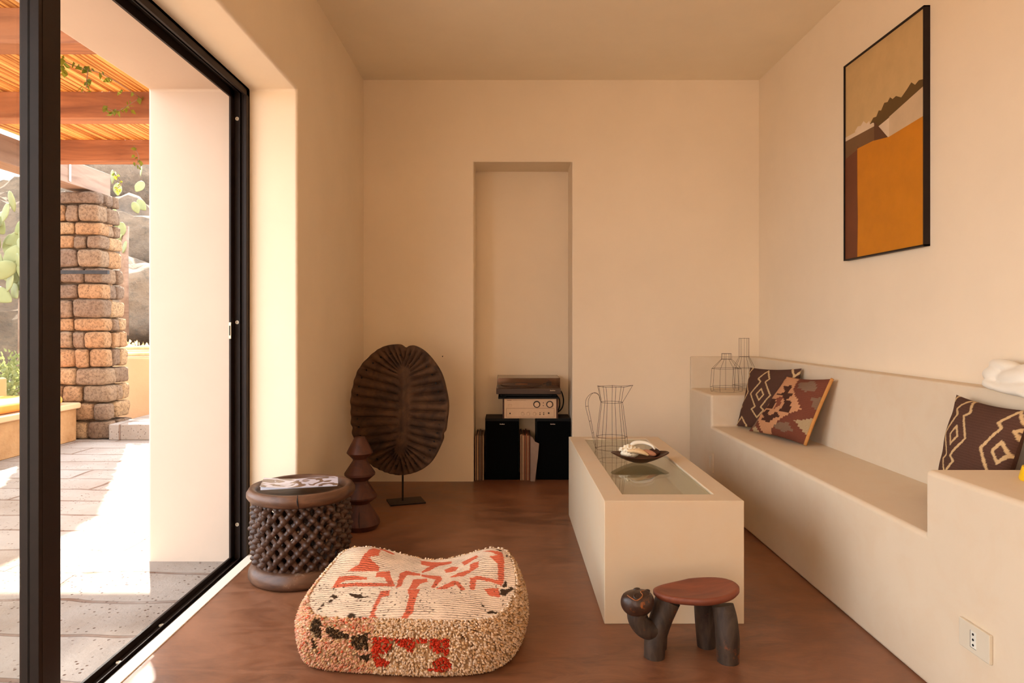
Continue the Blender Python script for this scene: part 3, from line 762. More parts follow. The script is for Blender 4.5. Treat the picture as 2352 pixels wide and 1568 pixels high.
leg([(.098, -.050, 0), (.097, -.048, .07), (.094, -.038, .13), (.088, -.028, .168)], [.034, .037, .036, .034])
leg([(.060, .052, 0), (.055, .05, .07), (.050, .04, .13), (.048, .03, .168)], [.030, .032, .033, .032])
bm = bmesh.new()
P = curve_pts([(-.105, -.012, .098), (-.135, -.022, .088), (-.165, -.03, .100), (-.185, -.034, .135), (-.180, -.036, .165)], 5)
tube(bm, P, [.032]*len(P), 18)
blob(bm, (-.105, -.012, .098), (.028, .026, .028), 2)
o = obj('neck', bm, M_aleg, an, smooth=True)
M_head = wood('dark_polished_head_wood', L(36, 22, 16), L(74, 50, 38), 7, (2, 2, 2), .35, .4, L(168, 92, 38), .60)
bm = bmesh.new(); blob(bm, (0, 0, 0), (.053, .046, .044), 4)
for v in bm.verts:
    # flattened crown with carved ear and muzzle
    if v.co.z > .026: v.co.z = .026+(v.co.z-.026)*.45
o2 = obj('head', bm, M_head, an, smooth=True, loc=(-.185, -.038, .182), rot=(0, math.radians(-8), 0), )
def hz(x, y):
    z_ = .044*math.sqrt(max(0, 1-(x/.053)**2-(y/.046)**2)); return z_ if z_ < .026 else .026+(z_-.026)*.45
EY = [(.0, -.0005), (.0035, .0012), (.0065, -.0005), (.0090, .0028), (.0115, .0020), (.0125, -.001)]
HL = dict(smooth=True, loc=(-.185, -.038, .182), rot=(0, math.radians(-8), 0))
for ex, ey, tl in ((-.002, -.029, 32), (.027, -.020, 30)):
    obj('eye', lathe(EY, 20, M=Matrix.Translation((ex, ey, hz(ex, ey)+.0005)) @ rot('X', tl)), M_head, an, **HL)
M_worn = simple('worn_orange_wood', L(150, 88, 42), .6, 0, .45, 90)
for pts_ in ([(-.030, -.014), (-.022, -.030), (-.008, -.040), (.008, -.037), (.016, -.026), (.013, -.012)], [(.013, -.010), (.022, -.004), (.034, -.008), (.040, -.018)]):
    bm = bmesh.new(); P_ = curve_pts([(x, y, hz(x, y)+.0012) for x, y in pts_], 5); tube(bm, P_, .0019, 6)
    obj('carved_brow', bm, M_worn, an, **HL)
bm = bmesh.new()
for x, y, r_ in ((.036, .004, .010), (.006, .020, .012)): blob(bm, (x, y, hz(x, y)-.001), (r_, r_*.7, .006), 2)
obj('ear', bm, M_head, an, **HL)

# ============================================================ HI-FI IN THE NICHE
def badge(parent, x, z, wd, y=-.0005, mat=M_steel):
    bm = bmesh.new(); n_ = 6; w_ = wd/n_
    for i in range(n_): box(bm, x+i*w_, x+i*w_+w_*.66, y-.001, y, z, z+(.0045 if i % 3 else .006))
    return obj('badge', bm, mat, parent)
def speaker(label, x0, x1, badge_x):
    o = thing('loudspeaker', label, 'speaker', ((x0+x1)/2, 4.655, 0), 0, 'loudspeakers in the niche'); hw = (x1-x0)/2
    obj('cabinet', B(-hw, hw, .012, .235, 0, .418), M_blackmat, o, bevel=.002)
    m_ = obj('grille', B(-hw+.004, hw-.004, 0, .013, .004, .400), simple('speaker_cloth', (.003, .003, .003), .95, 0, .2, 400, 0, .05), o, bevel=.004)
    badge(o, badge_x, .378, .034, -.0002); return o
speaker('black loudspeaker standing at the left of the niche', -.145, .088, -.016)
speaker('black loudspeaker at the right of the niche, half behind the table', .205, .440, -.022)
# amplifier
am = thing('stereo_amplifier', 'silver-faced stereo amplifier with two round knobs on top of the speakers', 'amplifier', (.163, 4.655, .4185))
obj('chassis', B(-.177, .177, .006, .235, .004, .136), M_blackmat, am, bevel=.001)
M_walnut = wood('walnut_veneer', L(60, 26, 14), L(90, 44, 24), 8, (1, 8, 1), .4)
for s in (-1, 1): obj('side_panel', B(min(s*.177, s*.189), max(s*.177, s*.189), .0, .235, 0, .138), M_walnut, am, bevel=.001)
M_face = simple('champagne_aluminium', L(206, 176, 146), .42, .35, .04, 30)
obj('faceplate', B(-.177, .177, -.004, .006, .002, .138), M_face, am, bevel=.0012)
bm = bmesh.new(); y = -.0048
for (xa, xb, za, zb) in ((-.163, .163, .0695, .071), (-.163, .163, .010, .0115), (-.163, -.1615, .010, .071), (.1615, .163, .010, .071), (-.158, -.128, .124, .127), (-.12, -.03, .1255, .1265)): box(bm, xa, xb, y, y+.001, za, zb)
obj('panel_line', bm, simple('engraved_line', L(96, 60, 40), .6), am)
def knob(x, z, r, dpt, mat=M_face, nm='knob'):
    return obj(nm, lathe([(0, dpt), (r*.9, dpt), (r, dpt*.85), (r, 0)], 28, M=Matrix.Translation((x, -.004, z)) @ rot('X', 90)), mat, am, smooth=True, auto=40)
for x in (.044, .132):
    obj('knob_ring', lathe([(.0175, .0), (.0235, .0), (.0235, .004), (.0175, .004)], 32, M=Matrix.Translation((x, -.0042, .098)) @ rot('X', 90), closed=True), M_iron, am)
    knob(x, .098, .0178, .016)
for x in (-.052, -.014, .028): knob(x, .034, .011, .009)
for x, z, r in ((-.138, .036, .0050), (.125, .038, .0055), (.066, .040, .003), (.066, .029, .0035), (.091, .040, .003), (.091, .029, .0035), (.089, .108, .003), (.089, .089, .003)): knob(x, z, r, .004, M_iron, 'button')
obj('button', B(-.150, -.126, -.008, -.004, .083, .098), M_face, am, bevel=.001)
# turntable
tb = thing('turntable', 'dark turntable with a smoked dust cover on top of the amplifier', 'turntable', (.150, 4.60, .5565))
obj('foot_tray', B(-.205, .205, .02, .29, .0, .012), M_blackmat, tb, bevel=.001)
bm = bmesh.new()
for x in (-.17, .17):
    for y in (.05, .26): lathe([(.02, .012), (.024, .028), (.022, .034)], 20, bm, Matrix.Translation((x, y, 0)))
box(bm, -.19, .19, .03, .28, .018, .034); obj('foot', bm, M_blackmat, tb)
obj('plinth', B(-.218, .218, 0, .30, .034, .072), simple('dark_brown_plinth', L(64, 42, 28), .5, 0, .1, 20), tb, bevel=.003)
badge(tb, .145, .056, .036, -.0005, M_brass)
pl = obj('platter', lathe([(0, .072), (.140, .072), (.146, .076), (.146, .082), (.140, .088), (0, .088)], 64, M=Matrix.Translation((-.045, .155, 0))), M_iron, tb, smooth=True, auto=30)
obj('record_label', lathe([(0, .0905), (.045, .0905), (.045, .0885)], 40, M=Matrix.Translation((-.045, .155, 0))), simple('orange_label', L(196, 130, 70), .5), pl)
bm = bmesh.new(); lathe([(.02, .072), (.02, .095), (.012, .1), (0, .1)], 24, bm, Matrix.Translation((.15, .24, 0)))
tube(bm, curve_pts([(.15, .26, .104), (.15, .18, .106), (.14, .12, .103), (.105, .085, .096)], 5), .003, 8); obj('tonearm', bm, M_iron, tb, smooth=True)
bm = bmesh.new(); T_ = .003; xa, xb, ya, yb, za, zb = -.212, .212, .004, .296, .073, .142
box(bm, xa, xb, ya, ya+T_, za, zb); box(bm, xa, xb, yb-T_, yb, za, zb); box(bm, xa, xa+T_, ya, yb, za, zb); box(bm, xb-T_, xb, ya, yb, za, zb); box(bm, xa, xb, ya, yb, zb-T_, zb)
obj('dust_cover', bm, M_cover, tb)
bm = bmesh.new(); tube(bm, curve_pts([(.33, 4.80, .57), (.375, 4.76, .60), (.395, 4.74, .55), (.392, 4.73, .50), (.375, 4.72, .47), (.35, 4.78, .44)], 6), .0045, 8)
tube(bm, curve_pts([(.33, 4.82, .54), (.365, 4.77, .55), (.372, 4.76, .50), (.36, 4.78, .45)], 6), .004, 8)
tag(obj('audio_cable', bm, M_blackmat), 'black audio cables looping down at the right side of the amplifier', 'cable')
# records
RC = [L(120, 84, 54), L(158, 120, 84), L(90, 52, 30), L(176, 140, 104), L(70, 46, 34), L(140, 70, 34), L(184, 150, 110), L(108, 100, 92)]
recm = [simple('record_sleeve_%s' % n_, c, .6, 0, .1, 30) for n_, c in zip(('tan', 'sand', 'umber', 'buff', 'coffee', 'rust', 'straw', 'grey'), RC)]
names = ['tan', 'sand-coloured', 'dark umber', 'buff', 'coffee brown', 'rust red', 'straw-coloured', 'grey']
def record(x, th, k, label, group, tilt=0, h=.313, y=4.64):
    o = obj('record_sleeve', B(-th/2, th/2, 0, .245, 0, h), recm[k % 8], None, bevel=.0006, loc=(x, y, .001 if not tilt else .001), rot=(0, math.radians(tilt), 0))
    tag(o, label, 'record', group)
pos = ['first', 'second', 'third', 'fourth', 'fifth', 'sixth', 'seventh', 'eighth', 'ninth', 'tenth']
x = -.213
for i, (th, k) in enumerate(((.007, 1), (.006, 4), (.010, 3), (.006, 2), (.008, 7), (.006, 0), (.010, 4), (.007, 3))):
    record(x+th/2, th-.0008, k, '%s record sleeve, %s from the niche side left of the left speaker' % (names[k], pos[i]), 'records left of the speaker', h=.300+random.uniform(0, .013)); x += th
x = .094
for i, (th, k) in enumerate(((.009, 1), (.006, 2), (.009, 6), (.006, 5), (.010, 0), (.008, 5), (.010, 1), (.007, 5), (.009, 4))):
    record(x+th/2, th-.0008, k, '%s record sleeve, %s from the left between the two speakers' % (names[k], pos[i]), 'records between the speakers', h=.303+random.uniform(0, .012)); x += th
o = obj('paper_sleeve', extrude_poly([(0, 0), (.03, 0), (.05, .16), (.058, .255), (.030, .268), (.012, .30), (0, .30)], 'y', 4.612, 4.6145), simple('grey_paper', L(150, 126, 108), .8), None, loc=(.163, 0, 0.001))
tag(o, 'loose greyish inner sleeve sticking out beside the records between the speakers', 'sleeve')

# ============================================================ POUF
pf = thing('wool_pouf', 'square woven wool floor pouf in cream, coral red and black pattern', 'pouf', (-.31, 2.32, 0))
OUT = [(-.690, 2.17), (-.625, 2.075), (-.42, 2.035), (-.15, 2.02), (.0, 2.07), (.075, 2.24), (.075, 2.42), (.015, 2.60), (-.14, 2.60), (-.30, 2.585), (-.46, 2.61), (-.60, 2.625), (-.66, 2.46), (-.695, 2.30)]
cx_, cy_ = -.31, 2.32
OUT = [(cx_+(x-cx_)*.955+.003, cy_+(y-cy_)*.965+.004) for x, y in OUT]
OP = curve_pts([(x, y, 0) for x, y in OUT+OUT[:2]], 10)[:len(OUT)*10]
ang = np.array([math.atan2(p.y-cy_, p.x-cx_) for p in OP]); rad = np.array([math.hypot(p.y-cy_, p.x-cx_) for p in OP])
o_ = np.argsort(ang); ang, rad = ang[o_], rad[o_]
def Rout(a): return np.interp((a+PI) % (2*PI)-PI, ang, rad, period=2*PI)
def topz(x, y):
    """height of the top surface in world xy"""
    z = .164+.040*np.clip((y-2.08)/.5, 0, 1)
    z = z+.030*np.exp(-((x+.54)/.12)**2-((y-2.50)/.10)**2)+.026*np.exp(-((x+.05)/.10)**2-((y-2.50)/.12)**2)-.022*np.exp(-((x+.25)/.16)**2-((y-2.56)/.12)**2)
    z = z+.008*np.sin(x*9+1)*np.sin(y*11)
    return z
NA = 420; sect = [(.80, .0), (.90, .004), (.96, .018), (.985, .05), (1.0, .085), (.995, .115), (.975, .140), (.945, .160), (.905, .176)]
# section -> (scale, fraction of the top height)
ringsP = []
A_ = np.linspace(-PI, PI, NA, endpoint=False); RO = Rout(A_)
k5 = np.ones(9)/9; RO = np.convolve(np.r_[RO[-4:], RO, RO[:4]], k5, 'valid')
side_pts = []
for s, z in sect:
    x = cx_+RO*s*np.cos(A_); y = cy_+RO*s*np.sin(A_)
    zt = topz(x, y); zz = z*zt/.176
    ringsP.append(np.stack([x, y, zz], 1))
for t in np.linspace(.895, 0.0, 130)[:-1]:
    x = cx_+RO*t*np.cos(A_); y = cy_+RO*t*np.sin(A_); zt = topz(x, y)
    ringsP.append(np.stack([x, y, zt*(.176+.010*(1-(t/.905)**3))/.176], 1))
V = np.concatenate(ringsP+[np.array([[cx_, cy_, float(topz(cx_, cy_))*.186/.176]])])
NR = len(ringsP); idx = np.arange(NR*NA).reshape(NR, NA); nx = np.roll(idx, -1, 1)
F = np.stack([idx[:-1], nx[:-1], nx[1:], idx[1:]], -1).reshape(-1, 4).tolist()
F += [[int(idx[-1, i]), int(nx[-1, i]), NR*NA] for i in range(NA)]
F.append([int(i) for i in idx[0][::-1]])
def bp(px, py, z): # authoring aid: photo coordinates of the woven motif -> plan coordinates on the pouf top
    s = (py-745)/(1.06-z); return ((px-1163)/s, 1568/s)
def T2(pts, z=.20): return [bp(660+x/4.055, 1240+y/4.055, z) for x, y in pts]
def F2(pts): # front side: plane y=2.03
    return [((660+x/4.055-1163)*2.03/1568, 1.06-(1240+y/4.055-745)*2.03/1568) for x, y in pts]
CREAMW = np.array(L(242, 212, 182)); CORAL = np.array(L(226, 112, 80)); RED = np.array(L(204, 62, 40)); BLK = np.array(L(70, 52, 36)); PINK = np.array(L(226, 166, 136)); TANW = np.array(L(222, 180, 134))
top_polys = [  # coral shapes of the top
 [(410, 400), (640, 395), (1000, 405), (1000, 380), (640, 370), (480, 375)],
 [(640, 290), (700, 225), (810, 140), (870, 150), (850, 200), (760, 225), (860, 265), (700, 290)],
 [(560, 300), (640, 270), (860, 262), (850, 290), (680, 300)],
 [(480, 330), (640, 325), (740, 335), (740, 350), (540, 355), (470, 380), (430, 400), (420, 395)],
 [(880, 290), (950, 280), (1000, 395), (950, 400), (900, 330), (820, 330), (830, 300)],
 [(1050, 290), (1110, 262), (1240, 285), (1240, 305), (1120, 300), (1090, 330), (1060, 400), (1010, 420)],
 [(1170, 340), (1300, 330), (1310, 360), (1240, 380), (1200, 425), (1130, 430), (1160, 370)],
 [(1250, 290), (1430, 310), (1440, 340), (1370, 420), (1340, 415), (1380, 340), (1250, 310)],
 [(1240, 150), (1530, 160), (1530, 185), (1400, 200), (1330, 250), (1260, 275), (1245, 265), (1330, 200), (1250, 190)],
 [(1380, 430), (1540, 355), (1590, 360), (1660, 425), (1620, 430), (1570, 385), (1480, 425)],
 [(1460, 250), (1530, 225), (1600, 245), (1560, 275), (1480, 280)],
 [(1620, 200), (1760, 180), (1780, 200), (1650, 240)], [(1700, 240), (1780, 235), (1780, 270), (1640, 320), (1500, 325), (1600, 290), (1700, 280)],
 [(1800, 150), (2000, 180), (2020, 230), (2020, 340), (2000, 385), (1960, 350), (1960, 260), (1880, 215), (1960, 205)],
 [(1700, 340), (1760, 325), (1980, 355), (2000, 385), (1900, 365), (1760, 350), (1740, 425), (1700, 420)],
 [(1830, 410), (1960, 400), (1990, 460), (1880, 455)],
 [(870, 440), (960, 435), (940, 480), (870, 490), (860, 520), (810, 600), (860, 640), (800, 715), (700, 705), (760, 620), (820, 520)],
 [(1120, 430), (1240, 430), (1200, 500), (1170, 600), (1110, 640), (1110, 735), (985, 730), (1040, 640), (1090, 610), (1130, 500)],
 [(870, 715), (905, 665), (935, 715)], [(850, 110), (1000, 140), (990, 155), (860, 140)],
 [(760, 110), (800, 105), (800, 130), (770, 135)]]
blk_polys = [[(260, 550), (420, 440), (480, 460), (300, 545)], [(560, 440), (700, 460), (780, 480), (640, 490)], [(370, 640), (600, 580), (700, 620), (560, 650)], [(1790, 500), (1860, 550), (1960, 560), (1980, 600), (1860, 580)], [(1700, 660), (1960, 600), (1980, 630), (1760, 680)], [(1750, 740), (1810, 715), (1810, 740)], [(840, 100), (930, 105), (900, 120)], [(1900, 130), (1990, 150), (2060, 200), (2040, 210), (1960, 160)], [(2030, 350), (2110, 400), (2000, 460), (1970, 430)], [(150, 600), (250, 590), (240, 630), (180, 640)]]
fr_red = [[(790, 935), (990, 925), (960, 1060), (840, 1080), (940, 1150), (920, 1190), (820, 1200), (780, 1120)], [(990, 935), (1290, 925), (1290, 960), (1220, 1000), (1160, 1055), (1060, 1010), (990, 960)], [(1310, 930), (1500, 930), (1510, 1080), (1420, 1070), (1330, 1020)], [(1330, 1150), (1400, 1100), (1500, 1090), (1520, 1210), (1400, 1200)], [(1310, 1210), (1520, 1215), (1500, 1240), (1320, 1230)]]
fr_blk = [[(180, 840), (260, 850), (290, 960), (230, 990), (170, 940)], [(330, 870), (560, 920), (560, 960), (420, 970), (330, 930)], [(580, 930), (740, 910), (750, 1050), (660, 1040), (580, 1020)], [(620, 1090), (760, 1090), (760, 1165), (640, 1130)], [(190, 990), (230, 1040), (280, 1120), (200, 1080)]]
def nz(X, Y, sc, o=0): return np.array([noise.noise(Vector((a*sc, b*sc, o))) for a, b in zip(X, Y)])
def pouf_col(X, Y, Z, top):
    c = np.tile(CREAMW, (len(X), 1)).astype(float)
    jx = X+.0035*nz(X, Y, 110, 1); jy = Y+.004*nz(X, Y, 110, 5)
    if top:
        c *= (1+.08*nz(X, Y, 20, 2))[:, None]
        mot = nz(X, Y, 60, 8)
        for p in top_polys: c[inpoly(jx, jy, T2(p))] = CORAL
        for p in blk_polys:
            m_ = inpoly(jx, jy, T2(p)) & (mot > -.12); c[m_] = BLK
        lo = (nz(X, Y, 130, 4) > .42) & (nz(X, Y, 9, 6) > -.05); c[lo & (Y < 2.3)] = BLK*1.3
    else:
        g = nz(X, Z, 9, 1); h = rng.rand(len(X))
        c[h < .35] = TANW
        pink = (X < -.40) & (Y < 2.35); c[pink & (h > .4)] = PINK
        c[pink & (h > .93)] = CORAL
        jz = Z+.004*nz(X, Z, 110, 3)
        fr = Y < 2.20
        for p in fr_red: c[inpoly(jx, jz, F2(p)) & fr] = RED
        for p in fr_blk: c[inpoly(jx, jz, F2(p)) & fr] = BLK
        rt = (X > -.02) & (Y < 2.25) & (Y > 2.11) & (Z > .12) & (g > .0); c[rt] = CORAL*.8
        c[(X > .0) & (h > .93)] = TANW*.5
    return c
me = bpy.data.meshes.new('woven_top'); Vl = V-np.array([cx_, cy_, 0]); me.from_pydata(Vl.tolist(), [], F)
cl = np.empty_like(V); nt_ = len(sect)*NA
cl[nt_:] = pouf_col(V[nt_:, 0], V[nt_:, 1], V[nt_:, 2], True); cl[:nt_] = TANW*.6
set_cols(me, cl)
obj('woven_cover', me, M_weave, pf, smooth=True)
# wool tufts of the sides
pts = []; nrm = []; 
def side_point(a, f):
    k = f*(len(sect)-1); i = min(int(k), len(sect)-2); t = k-i
    ro = float(np.interp(a, A_, RO, period=2*PI)); s = sect[i][0]*(1-t)+sect[i+1][0]*t; z = sect[i][1]*(1-t)+sect[i+1][1]*t
    x = cx_+ro*s*math.cos(a); y = cy_+ro*s*math.sin(a); return x, y, z*float(topz(x, y))/.176
vsT = []; fT = []; cp = []
oct_v = np.array([(1, 0, 0), (-1, 0, 0), (0, 1, 0), (0, -1, 0), (0, 0, 1), (0, 0, -1)], float)
oct_f = [(0, 2, 4), (2, 1, 4), (1, 3, 4), (3, 0, 4), (2, 0, 5), (1, 2, 5), (3, 1, 5), (0, 3, 5)]
for k in range(13000):
    a = random.uniform(-PI, PI); f = random.uniform(.04, 1.0)
    x, y, z = side_point(a, f)
    if y > 2.45 and f < .6 and random.random() < .6: continue
    ex = (f-.78)/.22 if f > .78 else 0
    n3 = Vector((math.cos(a), math.sin(a), (f-.45)*1.6)).normalized()
    u_ = n3.orthogonal().normalized(); u_.rotate(Matrix.Rotation(random.uniform(0, 6.28), 3, n3)); w_ = n3.cross(u_)
    s1, s2, s3 = random.uniform(.0045, .0075), random.uniform(.0026, .004), random.uniform(.005, .0085)
    Mx = np.array([list(u_*s2), list(w_*s1), list((n3+Vector((random.uniform(-.4, .4), random.uniform(-.4, .4), -.35))).normalized()*s3)])
    base = len(vsT)
    P_ = oct_v @ Mx + np.array([x-cx_, y-cy_, max(z, .007)]) + np.array(n3)*random.uniform(0, .004)
    vsT += P_.tolist(); fT += [tuple(base+q for q in f_) for f_ in oct_f]; cp.append((x, y, z))
me = bpy.data.meshes.new('wool_tufts'); me.from_pydata(vsT, [], fT)
cp = np.array(cp); cc = pouf_col(cp[:, 0], cp[:, 1], cp[:, 2], False)*rng.uniform(.8, 1.08, (len(cp), 1))
set_cols(me, np.repeat(cc, 6, 0))
tag(obj('wool_pile', me, M_tuft, pf, smooth=True), kind='stuff')

# ============================================================ TERRACE
ZT = -.035
struct('floor_terrace', B(-30, XO+.5, -14, 8.2, ZT-.1, ZT), M_terrace)
# outer built-in bench on the left
ob = thing('terrace_bench', 'rendered stone bench with a pale ledge along the far left of the terrace', 'bench', (-4.4, 4.2, ZT))
def oloc(bm):
    for v in bm.verts: v.co -= Vector((-4.4, 4.2, ZT))
    return bm
obj('base', oloc(B(-4.75, -4.06, 1.0, 6.45, ZT, .27)), M_obench, ob, bevel=.01)
obj('ledge', oloc(B(-4.75, -4.02, 1.0, 6.46, .27, .325)), M_out, ob, bevel=.015)
obj('parapet', oloc(B(-4.95, -4.72, 1.0, 6.46, ZT, .56)), M_out, ob, bevel=.02)
bm = B(-4.66, -4.08, 2.4, 6.30, .328, .405)
o = obj('seat_pad', bm, M_ocush, None, bevel=.035, seg=4); tag(o, 'long ochre seat pad on the terrace bench', 'cushion')
# stone pillar
pi_ = thing('stone_pillar', 'rough tuff stone pillar holding up the pergola at the end of the terrace bench', 'pillar', (-4.15, 6.7, ZT))
bm = bmesh.new(); colv = []
PX0, PX1, PY0, PY1 = -4.42, -3.90, 6.50, 6.88
box(bm, PX0+.06, PX1-.04, PY0+.06, PY1-.05, ZT, 2.33, Matrix.Identity(4)); nb = len(bm.verts); colv += [L(110, 76, 50)]*nb
_tb = bmesh.new(); bmesh.ops.create_cube(_tb, size=2); bmesh.ops.subdivide_edges(_tb, edges=_tb.edges[:], cuts=5, use_grid_fill=True)
_tb.verts.index_update(); SV = [v.co.copy() for v in _tb.verts]; SF = [[v.index for v in f.verts] for f in _tb.faces]; _tb.free()
def stone(x0, x1, y0, y1, z0, z1):
    g = .004; cc_ = Vector(((x0+x1)/2, (y0+y1)/2, (z0+z1)/2)); hh = Vector(((x1-x0)/2-g, (y1-y0)/2-g, (z1-z0)/2-g))
    sd_ = Vector((random.random()*100, 0, 0)); out = []
    colr = random.choice([L(112, 90, 74), L(140, 114, 90), L(176, 142, 104), L(122, 98, 80), L(104, 86, 76), L(168, 124, 84)])
    for p in SV:
        q = p/(abs(p.x)**7+abs(p.y)**7+abs(p.z)**7)**(1/7)*1.01
        co = cc_+Vector((q.x*hh.x, q.y*hh.y, q.z*hh.z))
        co += p.normalized()*(noise.noise(co*9+sd_)*.012+noise.noise(co*25)*.006); out.append(bm.verts.new(co))
    for f in SF: bm.faces.new([out[i] for i in f])
    colv.extend([colr]*len(out))
z = ZT; course = 0
bm.verts.ensure_lookup_table()
while z < 2.30:
    h_ = random.choice([.15, .165, .18, .13, .17])
    if z+h_ > 2.28: h_ = 2.34-z
    t = (2.3-z)/2.3; x0, x1 = PX0-.03*t, PX1+.13*t
    y0 = PY0-.02*t; y1 = PY1+.02
    # front row
    cuts = [x0]
    while cuts[-1] < x1-.01:
        w_ = random.choice([.12, .22, .30, .34, .18]); nx_ = cuts[-1]+w_
        if x1-nx_ < .12: nx_ = x1
        cuts.append(min(nx_, x1))
    for i, (a_, b_) in enumerate(zip(cuts[:-1], cuts[1:])):
        dep = random.uniform(.12, .2); stone(a_, b_, y0+random.uniform(-.012, .012), y0+dep, z, z+h_*random.uniform(.94, 1.0))
    ym = y0+.16
    while ym < y1-.02:
        yn = min(y1, ym+random.choice([.12, .2, .26])); 
        if y1-yn < .08: yn = y1
        stone(x1-.2, x1+random.uniform(-.012, .01), ym, yn, z, z+h_*random.uniform(.92, 1.0)); stone(x0, x0+.2, ym, yn, z, z+h_*.97); ym = yn
    z += h_; course += 1
me = bpy.data.meshes.new('masonry'); bmesh.ops.recalc_face_normals(bm, faces=bm.faces[:]); bm.to_mesh(me); bm.free()
colv = (colv+[L(160, 120, 90)]*len(me.vertices))[:len(me.vertices)]
set_cols(me, np.array(colv))
o = obj('masonry', me, M_stone, pi_, smooth=True); o.location = (4.15, -6.7, -ZT)
obj('steel_bracket', B(-.30, .36, -.215, -.18, 1.575, 1.61), M_iron, pi_)
# pergola
pg = thing('pergola', 'timber pergola over the terrace with a cane mat roof', 'pergola', (-2.9, 4.5, ZT))
def gloc(bm):
    for v in bm.verts: v.co -= Vector((-2.9, 4.5, ZT))
    return bm
for y in (3.38, 4.60, 5.80):
    obj('beam', gloc(B(-4.02, XO-.002, y, y+.14, 2.45, 2.63)), M_beam, pg, bevel=.006)
obj('side_beam', gloc(B(-4.24, -4.03, 2.95, 6.95, 2.36, 2.585)), M_beam2, pg, bevel=.006)
obj('joint_plate', gloc(B(-4.03, -4.022, 6.28, 6.31, 2.38, 2.56)), M_steel, pg)
bm = bmesh.new(); rc = []
x = -4.10
while x < XO-.022:
    r_ = random.uniform(.0055, .0085); x += r_*2.02+(.004 if random.random() < .08 else .0004)
    y0 = 2.95+random.uniform(-.05, .05); y1 = 5.97+random.uniform(-.03, .03)
    pts = [(x+.01*noise.noise(Vector((x*7, k, 0))), y0+(y1-y0)*k/5, 2.642+r_+.006*noise.noise(Vector((x*9, k*1.3, 5)))) for k in range(6)]
    nb = len(bm.verts); tube(bm, pts, r_, 6); cc_ = random.choice([L(214, 172, 116), L(196, 148, 92), L(224, 188, 132), L(176, 126, 76), L(218, 176, 120)])
    rc += [cc_]*(len(bm.verts)-nb)
for v in bm.verts: v.co -= Vector((-2.9, 4.5, ZT))
me = bpy.data.meshes.new('cane_mat'); bm.to_mesh(me); bm.free(); set_cols(me, np.array(rc))
tag(obj('cane_mat', me, M_reed, pg, smooth=True), kind='stuff')
# vine at the roof edge
vn = thing('climbing_vine', 'thin green vine hanging from the pergola beside the house wall', 'vine', (-1.8, 4.2, 2.4))
bm = bmesh.new(); st = bmesh.new()
def leaf(bm, p, s, d=None):
    d = d or Vector((random.uniform(-1, 1), random.uniform(-1, 1), random.uniform(-1.2, -.1))).normalized(); sdv = d.orthogonal().normalized()
    sdv.rotate(Matrix.Rotation(random.uniform(0, 6.28), 3, d)); up = d.cross(sdv)
    P = [p, p+d*s*.35+sdv*s*.42+up*.1*s, p+d*s*.8+sdv*s*.22, p+d*s*1.15, p+d*s*.8-sdv*s*.22, p+d*s*.35-sdv*s*.42+up*.1*s]
    bm.faces.new([bm.verts.new(q) for q in P])
vine_runs = [[(-2.66, 3.85, 2.635), (-2.58, 4.05, 2.60), (-2.52, 4.25, 2.62), (-2.48, 4.5, 2.60), (-2.44, 4.75, 2.55)], [(-2.62, 4.0, 2.63), (-2.63, 4.02, 2.57), (-2.61, 4.0, 2.54)], [(-2.54, 4.15, 2.62), (-2.55, 4.15, 2.55), (-2.56, 4.16, 2.50)], [(-2.46, 4.55, 2.56), (-2.50, 4.5, 2.50), (-2.56, 4.48, 2.46), (-2.62, 4.48, 2.48)], [(-3.12, 5.72, 2.56), (-3.08, 5.72, 2.46), (-3.12, 5.75, 2.40)], [(-3.5, 6.1, 2.42), (-3.42, 6.0, 2.36), (-3.38, 6.0, 2.30), (-3.44, 6.0, 2.24)]]
for rn in vine_runs:
    P = curve_pts(rn, 5); st = bmesh.new(); tube(st, [p-Vector((-1.8, 4.2, 2.4)) for p in P], .003, 5); obj('stem', st, M_beam2, vn)
    for p in P:
        for _ in range(2):
            if random.random() < .55: leaf(bm, p-Vector((-1.8, 4.2, 2.4))+Vector((random.uniform(-.03, .03), 0, random.uniform(-.03, .02))), random.uniform(.022, .046))
obj('foliage', bm, M_vine, vn)
# step, low wall, poles
o = obj('terrace_step', B(-3.765, XO-.3, 6.46, 7.54, ZT, .115), M_terrace, None, bevel=.01); tag(o, 'low stone step rising beside the stone pillar', 'step')
o = obj('garden_wall', B(-4.85, XO-.2, 7.55, 7.85, ZT, .70), M_out, None, bevel=.03); tag(o, 'low ochre rendered garden wall behind the stone pillar', 'wall')
for i, (dy, dz, rz_, lab) in enumerate(((0, 0, .03, 'pale round pole lying lowest along the garden wall top'), (.07, .035, -.04, 'pale round pole resting above the others on the garden wall'), (-.08, -.0, .01, 'front pale pole at the near edge of the garden wall top'), (.02, .075, .22, 'slanting pale pole across the top of the garden wall'))):
    bm = bmesh.new(); tube(bm, [(-1.4, 0, 0), (0, 0, .01), (1.6, 0, 0 if i < 3 else .25)], [.022, .024, .02], 10)
    o = obj('wooden_pole', bm, simple('pale_pole_wood', L(222, 186, 142), .8, 0, .12, 20) if i == 0 else bpy.data.materials['pale_pole_wood'], None, smooth=True, loc=(-3.3, 7.70+dy, .725+dz), rot=(0, 0, rz_)); tag(o, lab, 'pole', 'poles on the garden wall')
